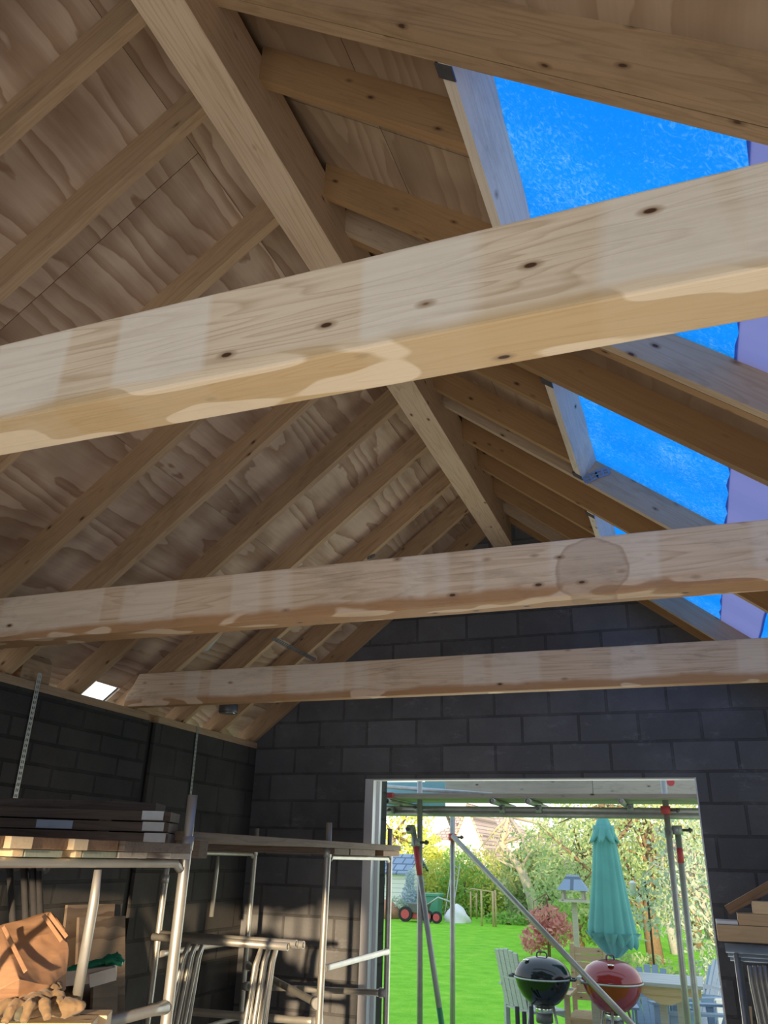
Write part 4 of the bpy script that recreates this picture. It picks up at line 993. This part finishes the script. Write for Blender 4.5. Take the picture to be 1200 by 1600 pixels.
# honey coloured slatted dining chair
def slatchair():
    Y = 10.25; a = aty(893, 1474, Y); b2 = aty(942, 1476, Y); x0, x1 = a.x, b2.x+.02; zt_ = a.z; t = thing('wooden_armchair', 'honey wooden armchair with horizontal slats behind the red barbecue', 'chair', ((x0+x1)/2, Y-.2, Gd))
    b = MB()
    for k in range(7): b.lo((x0+.03, Y, zt_-.03-.075*k-.065), (x1-.03, Y+.02, zt_-.03-.075*k))
    b.build('backrest', M['teak'], t)
    for x in (x0, x1):
        MB().lo((x-.025, Y-.01, Gd), (x+.025, Y+.035, zt_)).build('back_post', M['teak'], t)
        MB().lo((x-.025, Y-.55, Gd), (x+.025, Y-.5, Gd+.62)).build('leg', M['teak'], t)
        MB().lo((x-.035, Y-.58, Gd+.62), (x+.035, Y+.0, Gd+.645)).build('arm', M['teak'], t)
    b = MB()
    for k in range(7): b.lo((x0, Y-.55+.078*k, Gd+.42), (x1, Y-.55+.078*k+.065, Gd+.44))
    b.lo((x0, Y-.53, Gd+.35), (x1, Y-.51, Gd+.42)).build('seat', M['teak'], t)
slatchair()

# ---- bird table
def birdtable():
    Y = 14.5; c = aty(897, 1408, Y); t = thing('bird_table', 'wooden bird table with blue grey roof on a post', 'bird table', (c.x, Y, G)); X = c.x; z = c.z
    top = aty(897, 1367, Y).z; eav = aty(897, 1391, Y).z
    MB().lo((X-.04, Y-.04, G), (X+.04, Y+.04, z)).build('post', M['fencewood'], t)
    MB().lo((X-.22, Y-.18, z-.01), (X+.22, Y+.18, z+.025)).build('platform', M['fencewood'], t)
    for sx in (-.16, .16):
        for sy in (-.12, .12): MB().lo((X+sx-.02, Y+sy-.02, z+.02), (X+sx+.02, Y+sy+.02, eav)).build('upright', M['fencewood'], t)
    vs = [(X-.24, Y-.2, eav), (X+.24, Y-.2, eav), (X+.24, Y+.2, eav), (X-.24, Y+.2, eav), (X-.09, Y-.03, top), (X+.09, Y-.03, top), (X+.09, Y+.03, top), (X-.09, Y+.03, top)]
    MB().add(vs, [(0,1,5,4),(1,2,6,5),(2,3,7,6),(3,0,4,7),(4,5,6,7),(0,3,2,1)]).build('roof', M['slate'], t)
birdtable()
p = aty(1011, 1395, 13.2); 
t = thing('feeder_pole', 'thin black bird feeder pole before the tree trunks', 'pole', (p.x, 13.2, G))
MB().tube([(p.x, 13.2, G), (p.x, 13.2, p.z), (p.x-.02, 13.2, p.z+.15)], .015, 10).build('pole', M['rubber'], t)
p = aty(989, 1390, 13.4)
t = thing('bird_feeder', 'small white hanging bird feeder right of the parasol', 'bird feeder', (p.x, 13.4, p.z-.08))
MB().lathe([(.05, -.09), (.05, .08), (.055, .085), (.02, .12)], p, 18).build('tube', M['white'], t)
MB().tube([p+Vector((0,0,.12)), p+Vector((0,0,.6))], .003, 6).build('wire', M['rubber'], t)

# ---- foliage
def leaves(b, c, r, n, size, rnd, shell=.55):
    for _ in range(n):
        while True:
            v = Vector((rnd.uniform(-1, 1), rnd.uniform(-1, 1), rnd.uniform(-1, 1)))
            if .05 < v.length <= 1: break
        v = v*(shell+(1-shell)*rnd.random())/max(v.length, .35) if rnd.random() < .7 else v
        p = Vector((c[0]+v.x*r[0], c[1]+v.y*r[1], c[2]+v.z*r[2]))
        a = Vector((rnd.gauss(0, 1), rnd.gauss(0, 1), rnd.gauss(0, 1))).normalized(); d = a.orthogonal().normalized(); s = size*rnd.uniform(.6, 1.3)
        b.v += [p-a*s, p+d*s*.45, p+a*s, p-d*s*.45]; n0 = len(b.v)-4; b.f.append([n0, n0+1, n0+2, n0+3]); b.sm.append(False)
def build_fast(b, name, mat, parent):
    me = bpy.data.meshes.new(name); inv = parent.matrix_world.inverted(); me.from_pydata([inv @ v for v in b.v], [], b.f); me.update(); me.materials.append(mat)
    o = bpy.data.objects.new(name, me); COL.objects.link(o); o.parent = parent; return o
def plant(name, label, cat, base, blobs, mat, size, trunk=None, tr=.1, bark='bark', seed=1, group=None, branches=0, sc=1.0):
    blobs = [(a*sc, b*sc, c, d*sc, e*sc, f*sc, n) for a, b, c, d, e, f, n in blobs]; size = size*sc; tr = tr*sc
    if trunk: trunk = [tuple(v*sc for v in p) for p in trunk]
    rnd = random.Random(seed); base = Vector(base); t = thing(name, label, cat, base, group)
    b = MB()
    for (dx, dy, dz, rx, ry, rz, n) in blobs: leaves(b, (base.x+dx, base.y+dy, base.z+dz), (rx, ry, rz), n, size, rnd)
    build_fast(b, 'foliage', M[mat], t)
    tb = MB(); pts = [base+Vector(p) for p in (trunk or [(0,0,0), (0,0,blobs[0][2])])]
    tb.tube(pts, [tr*(1-.6*i/(len(pts)-1)) for i in range(len(pts))], 10)
    for k in range(branches):
        bl = blobs[k % len(blobs)]; p = pts[min(len(pts)-1, 1+k % max(1, len(pts)-1))]
        e = base+Vector((bl[0]+rnd.uniform(-.7, .7)*bl[3], bl[1]+rnd.uniform(-.6, .6)*bl[4], bl[2]+rnd.uniform(-.3, .8)*bl[5]))
        mid = (p+e)/2+Vector((rnd.uniform(-.2, .2), 0, rnd.uniform(0, .3))); tb.tube([p, mid, e], [tr*.35, tr*.22, tr*.06], 6)
    tb.build('trunk', M[bark], t)
    return t
def gp(px, Y): q = aty(px, 1450, Y); return Vector((q.x, Y, G))
def zat(px, py, Y): return aty(px, py, Y).z-G
# copper shrub
b0 = gp(856, 19.5); plant('copper_shrub', 'small copper pink leaved shrub on the lawn above the black barbecue', 'shrub', b0,
    [(0, 0, zat(852, 1437, 19.5), .36, .34, .24, 420), (-.25, 0, zat(840, 1470, 19.5), .24, .25, .2, 220), (.1, 0, zat(860, 1455, 19.5), .36, .3, .24, 380)], 'leaf_pink', .048, [(0,0,0), (.02, 0, .7), (0, 0, 1.0)], .03, seed=3, branches=5, sc=1.3)
# right-hand airy trees
Yt = 20.2; b0 = gp(1020, Yt)
plant('garden_tree', 'airy olive green tree with thick brown trunk right of the parasol', 'tree', b0,
    [(-.8, 0, zat(960, 1340, Yt), 1.9, 1.4, 1.1, 1500), (.3, .2, zat(1020, 1310, Yt), 1.7, 1.4, 1.0, 1300), (-.5, 0, zat(1000, 1390, Yt), 1.3, 1.1, .7, 800), (.9, 0, zat(1060, 1370, Yt), 1.1, 1.0, .9, 700)],
    'leaf_olive', .055, [(0,0,0), (-.05, 0, .8), (.12, 0, 1.6), (.05, 0, 2.6)], .155, seed=11, branches=16, sc=1.19)
Yt = 22.6; b0 = gp(1040, Yt)
plant('birch_tree', 'slim pale trunked tree just right of the thick brown trunk', 'tree', b0,
    [(0, 0, zat(1040, 1300, Yt), 1.6, 1.2, 1.0, 900), (.5, 0, zat(1060, 1340, Yt), 1.2, 1.0, .7, 500)], 'leaf_autumn', .06, [(.15,0,0), (.02, 0, .9), (-.1, 0, 2.4)], .10, 'bark_grey', seed=12, branches=8, sc=1.16)
Yt = 13.0; b0 = gp(1128, Yt)
plant('silver_tree', 'silvery leaved tree leaning in at the right door jamb', 'tree', b0,
    [(-.25, 0, zat(1100, 1400, Yt), .75, .9, .75, 1100), (-.2, 0, zat(1090, 1330, Yt), .7, .8, .6, 700), (.1, 0, zat(1120, 1480, Yt), .55, .7, .5, 600), (-.9, 0, zat(1065, 1420, Yt), .5, .5, .45, 350)],
    'leaf_silver', .045, [(0,0,0), (-.05, 0, .9), (-.3, 0, 1.7), (-.55, 0, 2.3)], .07, 'bark_pale', seed=13, branches=14)
Yt = 12.4; b0 = gp(1115, Yt)
plant('garden_shrub', 'low silver green shrub behind the right-hand garden chair', 'shrub', b0, [(0, 0, .45, .5, .5, .45, 700), (-.35, .3, .3, .5, .4, .3, 350)], 'leaf_silver', .04, seed=14)
Yt = 14.6; b0 = gp(1000, Yt)
plant('garden_shrub', 'dark green low planting below the parasol hem', 'shrub', b0, [(0, 0, .35, .7, .4, .35, 500), (.8, .1, .25, .6, .4, .25, 350)], 'leaf_olive', .05, seed=15)
Yt = 24.5
plant('garden_tree', 'brown stemmed small tree on the far lawn between the right poles', 'tree', gp(1088, Yt), [(0, 0, zat(1085, 1400, Yt), 1.2, 1, .8, 600), (.2, 0, zat(1090, 1330, Yt), 1.3, 1, 1.0, 700)], 'leaf_autumn', .06, [(0,0,0), (0, 0, 1.2), (.1, 0, 2.2)], .11, seed=16, branches=6, sc=1.2)
Yt = 25.0
plant('garden_tree', 'yellow green tree directly behind the bird table', 'tree', gp(915, Yt), [(0, 0, zat(905, 1330, Yt), 1.5, 1.2, 1.3, 1500), (.7, 0, zat(945, 1400, Yt), 1.1, 1, .9, 700), (-.5, 0, zat(885, 1400, Yt), .9, .8, .6, 500)], 'leaf_olive', .065, seed=17, tr=.12, branches=10, sc=1.19)
plant('garden_shrub', 'bright green shrub beneath the bird table', 'shrub', gp(905, 21.5), [(0, 0, .7, .7, .5, .55, 600), (.6, 0, .5, .5, .4, .4, 300)], 'leaf_green', .06, seed=18, sc=1.2)
# twisted tree in the middle
Yt = 29.3
plant('twisted_tree', 'leafy old tree with bare twisted grey trunk left of the bird table', 'tree', gp(832, Yt),
    [(-.2, 0, zat(822, 1325, Yt), 1.3, 1.1, .7, 320), (.9, 0, zat(865, 1320, Yt), 1.1, 1.0, .8, 380), (-1.2, 0, zat(790, 1345, Yt), .9, .8, .4, 160)], 'leaf_autumn', .05,
    [(.1,0,0), (.0, 0, .7), (-.25, 0, 1.3), (-.75, 0, 1.9), (-.5, 0, 2.6)], .16, 'bark_pale', seed=21, branches=12, sc=1.3)
plant('ornamental_grass', 'tall bluish green grassy bush before the fence', 'shrub', gp(838, 30.3), [(0, 0, 1.25, .85, .6, .85, 1500), (0, 0, .45, .75, .5, .45, 600)], 'leaf_olive', .09, seed=22, sc=1.45)
# beech hedge at the far end of the lawn
Yh = 32.6
for k, (px, mt, lb, hgt) in enumerate(((678, 'leaf_yellow', 'leftmost clump, beside the shed', 1.5), (703, 'leaf_yellow', 'behind the green bin', 1.7), (727, 'leaf_green', 'behind the ladder', 1.8), (762, 'leaf_yellow', 'behind the netted frames', 1.8), (797, 'leaf_olive', 'at the foot of the twisted tree', 1.7), (868, 'leaf_olive', 'left of the bird table', 1.8), (935, 'leaf_olive', 'behind the parasol', 2.1), (1000, 'leaf_green', 'behind the brown trunk', 2.3), (1070, 'leaf_silver', 'between the right poles', 2.5))):
    Y = Yh+.4*sin(k*2)
    plant('hedge_shrub', 'tall hedge shrub at the end of the lawn, '+lb, 'hedge', gp(px, Y), [(0, 0, hgt*.62, 1.05, .7, hgt*.5, 1000), (0, -.2, .5, 1.0, .6, .5, 300)], mt, .075, seed=30+k, sc=1.18, group='hedge shrubs at the end of the lawn')
# tall trees at left beyond the shed
plant('garden_tree', 'bright yellow green tree behind the shed by the left jamb', 'tree', gp(612, 39.0), [(0, 0, zat(612, 1305, 39), 1.9, 1.6, 1.8, 1300), (1.2, 0, zat(640, 1335, 39), 1.2, 1.2, 1.0, 500)], 'leaf_yellow', .11, seed=50, sc=1.17, tr=.2, branches=8)
plant('garden_tree', 'round yellow green tree between shed and white houses', 'tree', gp(672, 39.0), [(0, 0, zat(672, 1365, 39), 1.0, 1.0, 1.0, 700)], 'leaf_yellow', .11, seed=51, sc=1.17, tr=.15)
plant('garden_tree', 'small fresh green tree below the white gable', 'tree', gp(722, 39.0), [(0, 0, zat(722, 1358, 39), 1.0, 1.0, 1.0, 600)], 'leaf_green', .10, seed=52, sc=1.17, tr=.15)
plant('garden_tree', 'amber tinted tree under the long tiled roof', 'tree', gp(775, 39.0), [(0, 0, zat(770, 1362, 39), 1.6, 1.2, .9, 800), (1.8, 0, zat(805, 1352, 39), 1.5, 1.2, .9, 500)], 'leaf_autumn', .10, seed=53, sc=1.17, tr=.15)
plant('garden_tree', 'large pale tree filling the view above the bird table', 'tree', gp(905, 39.0), [(0, 0, zat(905, 1335, 39), 1.9, 1.6, 1.6, 800), (3.4, 0, zat(960, 1310, 39), 2.6, 1.6, 2.0, 1300), (6, 0, zat(1040, 1310, 39), 2.6, 1.6, 2.2, 1300)], 'leaf_olive', .11, seed=54, sc=1.17, tr=.2, branches=10)
plant('blue_conifer', 'narrow pale blue conifer beside the white shed', 'tree', gp(640, 29.2), [(0, 0, zat(641, 1425, 29.2)+.3, .5, .5, .6, 500), (0, 0, zat(641, 1400, 29.2), .38, .38, .6, 450), (0, 0, zat(641, 1372, 29.2), .22, .22, .45, 260)], 'leaf_blue', .07, seed=55, tr=.06, sc=.8)
# ---- shed
def shed():
    Y = 30.3; x0 = aty(560, 1400, Y).x; x1 = aty(634, 1400, Y).x; ze = zat(600, 1362, Y)+G; zt_ = zat(600, 1336, Y)+G; t = thing('garden_shed', 'white garden shed with blue grey roof at the left jamb', 'shed', ((x0+x1)/2, Y, G))
    MB().prism([(Y, G), (Y+2.4, G), (Y+2.4, ze), (Y+1.2, zt_), (Y, ze)], 0, x0, x1).build('walls', M['shedwall'], t)
    b = MB(); b.prism([(Y-.15, ze-.08), (Y+1.2, zt_), (Y+1.2, zt_+.06), (Y-.15, ze-.02)], 0, x0-.15, x1+.15).prism([(Y+2.55, ze-.08), (Y+1.2, zt_), (Y+1.2, zt_+.06), (Y+2.55, ze-.02)], 0, x0-.15, x1+.15)
    b.build('roof', M['slate'], t)
    w0 = aty(588, 1368, Y); w1 = aty(604, 1384, Y)
    w = MB().lo((w0.x, Y-.03, w1.z), (w1.x, Y, w0.z)).build('window', M['white'], t)
    MB().lo((w0.x+.05, Y-.035, w1.z+.05), (w1.x-.05, Y-.028, w0.z-.05)).build('pane', flat('dark_window_glass', (.05, .06, .08), .1, noise=0), w)
shed()
# ---- far houses
def house(px0, px1, py_eave, py_top, Y, label, depth=8, along='X', hip=0, wall='render', roof='tile', win=()):
    x0 = aty(px0, 1350, Y).x; x1 = aty(px1, 1350, Y).x; ze = aty((px0+px1)/2, py_eave, Y).z; zt_ = aty((px0+px1)/2, py_top, Y).z
    t = thing('house', label, 'house', ((x0+x1)/2, Y, G), 'white houses beyond the garden'); xm = (x0+x1)/2
    if along == 'Y':      # gable end faces us
        MB().prism([(x0, G), (x1, G), (x1, ze), (xm, zt_), (x0, ze)], 1, Y, Y+depth).build('walls', M[wall], t)
        th = .25; b = MB()
        b.prism([(x0-.3, ze-.3*(zt_-ze)/(xm-x0)), (xm, zt_), (xm, zt_+th), (x0-.3, ze+th-.3*(zt_-ze)/(xm-x0))], 1, Y-.3, Y+depth)
        b.prism([(x1+.3, ze-.3*(zt_-ze)/(xm-x0)), (xm, zt_), (xm, zt_+th), (x1+.3, ze+th-.3*(zt_-ze)/(xm-x0))], 1, Y-.3, Y+depth)
        b.build('roof', M[roof], t)
    else:
        MB().lo((x0, Y, G), (x1, Y+depth, ze)).build('walls', M[wall], t)
        vs = [(x0-.3, Y-.3, ze), (x1+.3, Y-.3, ze), (x1+.3, Y+depth+.3, ze), (x0-.3, Y+depth+.3, ze), (x0+hip, Y+depth/2, zt_), (x1-hip, Y+depth/2, zt_)]
        MB().add(vs, [(0,1,5,4), (1,2,5), (2,3,4,5), (3,0,4), (0,3,2,1)]).build('roof', M[roof], t)
    for (wx0, wy0, wx1, wy1) in win:
        a = aty(wx0, wy0, Y); b2 = aty(wx1, wy1, Y)
        w = MB().lo((a.x, Y-.08, b2.z), (b2.x, Y, a.z)).build('window', M['white'], t)
        MB().lo((a.x+.1, Y-.1, b2.z+.1), (b2.x-.1, Y-.07, a.z-.1)).build('pane', flat('grey_window_glass', (.35, .38, .42), .1, noise=0), w)
house(700, 766, 1345, 1262, 50, 'white gabled house with steep roof seen behind the scaffold', depth=6, along='Y', win=[(726, 1318, 734, 1330)])
house(672, 730, 1312, 1262, 62, 'house whose brown tiled roof peeks between the left poles', hip=3, win=())
house(728, 812, 1316, 1262, 58, 'house with brown tiled roof behind the steep white gable', hip=2, win=())
house(778, 900, 1352, 1290, 46, 'long low house with brown tiled roof above the twisted tree', hip=2.5, win=[(800, 1353, 812, 1362)])
# ---- garden clutter at the end of the lawn
p = gp(674, 29.2); t = thing('green_bin', 'green lidded garden bin before the hedge', 'bin', p)
zt_ = zat(675, 1396, 29.2)
MB().prism([(p.x-.28, G), (p.x+.28, G), (p.x+.34, G+zt_-.08), (p.x-.34, G+zt_-.08)], 1, p.y-.3, p.y+.3).build('body', M['plastic_green'], t, bevel=.02)
MB().box((p.x, p.y, G+zt_-.04), (.74, .68, .09)).build('lid', M['plastic_green'], t, bevel=.02)
def barrow():
    p = gp(670, 27.9); x, y = p.x, p.y; t = thing('garden_cart', 'red wheeled garden machine with long handle before the green bin', 'garden cart', p)
    z1 = G
    MB().prism([(x-.58, z1+.28), (x-.12, z1+.24), (x-.0, z1+.54), (x-.66, z1+.56)], 1, y-.28, y+.28).build('body', M['darksteel'], t, bevel=.02)
    MB().box((x-.45, y-.02, z1+.2), (.5, .4, .22)).build('engine', M['redpaint'], t, bevel=.02)
    for wx, r, m_ in ((x-.72, .23, 'rubber'), (x+.36, .18, 'redpaint'), (x+.05, .19, 'rubber')):
        w = MB().tube([(wx, y-.34, z1+r), (wx, y-.24, z1+r)], r, 24).build('wheel', M['rubber'], t)
        MB().tube([(wx, y-.35, z1+r), (wx, y-.25, z1+r)], r*.62, 18).build('hub', M['redpaint'], w)
    MB().tube([(x-.05, y-.1, z1+.50), (x+.35, y-.1, z1+.76), (x+.85, y-.1, z1+.62)], .03, 8).build('handle', M['steel'], t)
    MB().tube([(x-.1, y-.3, z1+.22), (x+.5, y-.3, z1+.2)], .02, 8).build('axle', M['darksteel'], t)
barrow()
p = gp(714, 28.6); t_b = MB()
vs = []
for i in range(9):
    u = i/8
    for k in range(20):
        g = 2*pi*k/20; R = (.40*(1-u**2.2)+.03)*(1+.12*sin(3*g+i)+.06*sin(7*g)); vs.append((p.x+R*cos(g), p.y+R*sin(g)*.8, G+u*zat(714, 1412, 28.6)))
t_b.add(vs, [(i*20+k, i*20+(k+1) % 20, (i+1)*20+(k+1) % 20, (i+1)*20+k) for i in range(8) for k in range(20)]+[tuple(range(160, 180))], True)
tag(t_b.build('rubble_bag', M['bag']), 'slumped white bulk bag right of the red wheeled cart', 'bag')
# ladder
p = gp(708, 30.2); zt_ = zat(708, 1350, 30.2); t = thing('garden_ladder', 'pale aluminium ladder leaning into the hedge', 'ladder', p)
for sx in (-.14, .14): MB().beam((p.x+sx-.1, p.y-.3, G), (p.x+sx, p.y+.5, G+zt_), .05, .03, up=(0,1,0)).build('stile', M['alu'], t)
for k in range(8):
    u = (k+.5)/8; MB().tube([(p.x-.14-.1*(1-u), p.y-.3+.8*u, G+zt_*u), (p.x+.14-.1*(1-u), p.y-.3+.8*u, G+zt_*u)], .016, 6).build('rung', M['alu'], t)
# netted frames
for k, (px, pyb) in enumerate(((736, 1438), (745, 1436), (753, 1447), (771, 1448), (775, 1448))):
    p = atz(px, pyb, G); top = aty(px, [1393, 1396, 1392, 1393, 1391][k], p.y)
    tag(MB().tube([p, (p.x, p.y, top.z)], .035, 6).build('garden_stake', M['teak']), ['leftmost', 'second', 'middle', 'fourth', 'rightmost'][k]+' pale wooden stake of the fruit frames before the hedge', 'stake', 'garden stakes')
pa = atz(736, 1438, G); pb2 = atz(773, 1448, G)
tag(MB().tube([(pa.x, pa.y, G+1.0), (pb2.x, pb2.y, G+1.0)], .02, 6).build('cross_rail', M['teak']), 'thin rail tied across the wooden stakes', 'rail')
pf = [gp(800, 34.5), gp(900, 34.5)]
tag(MB().lo((pf[0].x, 34.5, G), (pf[1].x+1, 34.55, G+2.0)).build('garden_fence', slats('fence_boarding', (.36, .30, .26), 'X', .15)), 'brown boarded garden fence behind the grassy bush', 'fence')
# low bed planting along the lawn end
plant('bed_planting', 'low leafy border plants at the end of the lawn below the stakes', 'plants', gp(795, 29.0), [(0, 0, .15, 1.0, .3, .25, 350), (1.5, 0, .15, .8, .3, .25, 250)], 'leaf_green', .07, seed=71)
plant('bed_planting', 'pale straggly plants growing before the white shed', 'plants', gp(622, 28.9), [(0, 0, .3, .4, .3, .4, 200), (-.9, 0, .2, .4, .3, .25, 90)], 'leaf_silver', .07, seed=72)
p = gp(600, 28.8); tag(MB().lathe([(.62, 0), (.5, .3), (.3, .5), (1e-4, .58)], p, 20).build('soil_heap', flat('red_brown_soil', (.45, .22, .13), .95, noise=.4)), 'reddish brown heap of soil beside the left door jamb', 'soil heap')
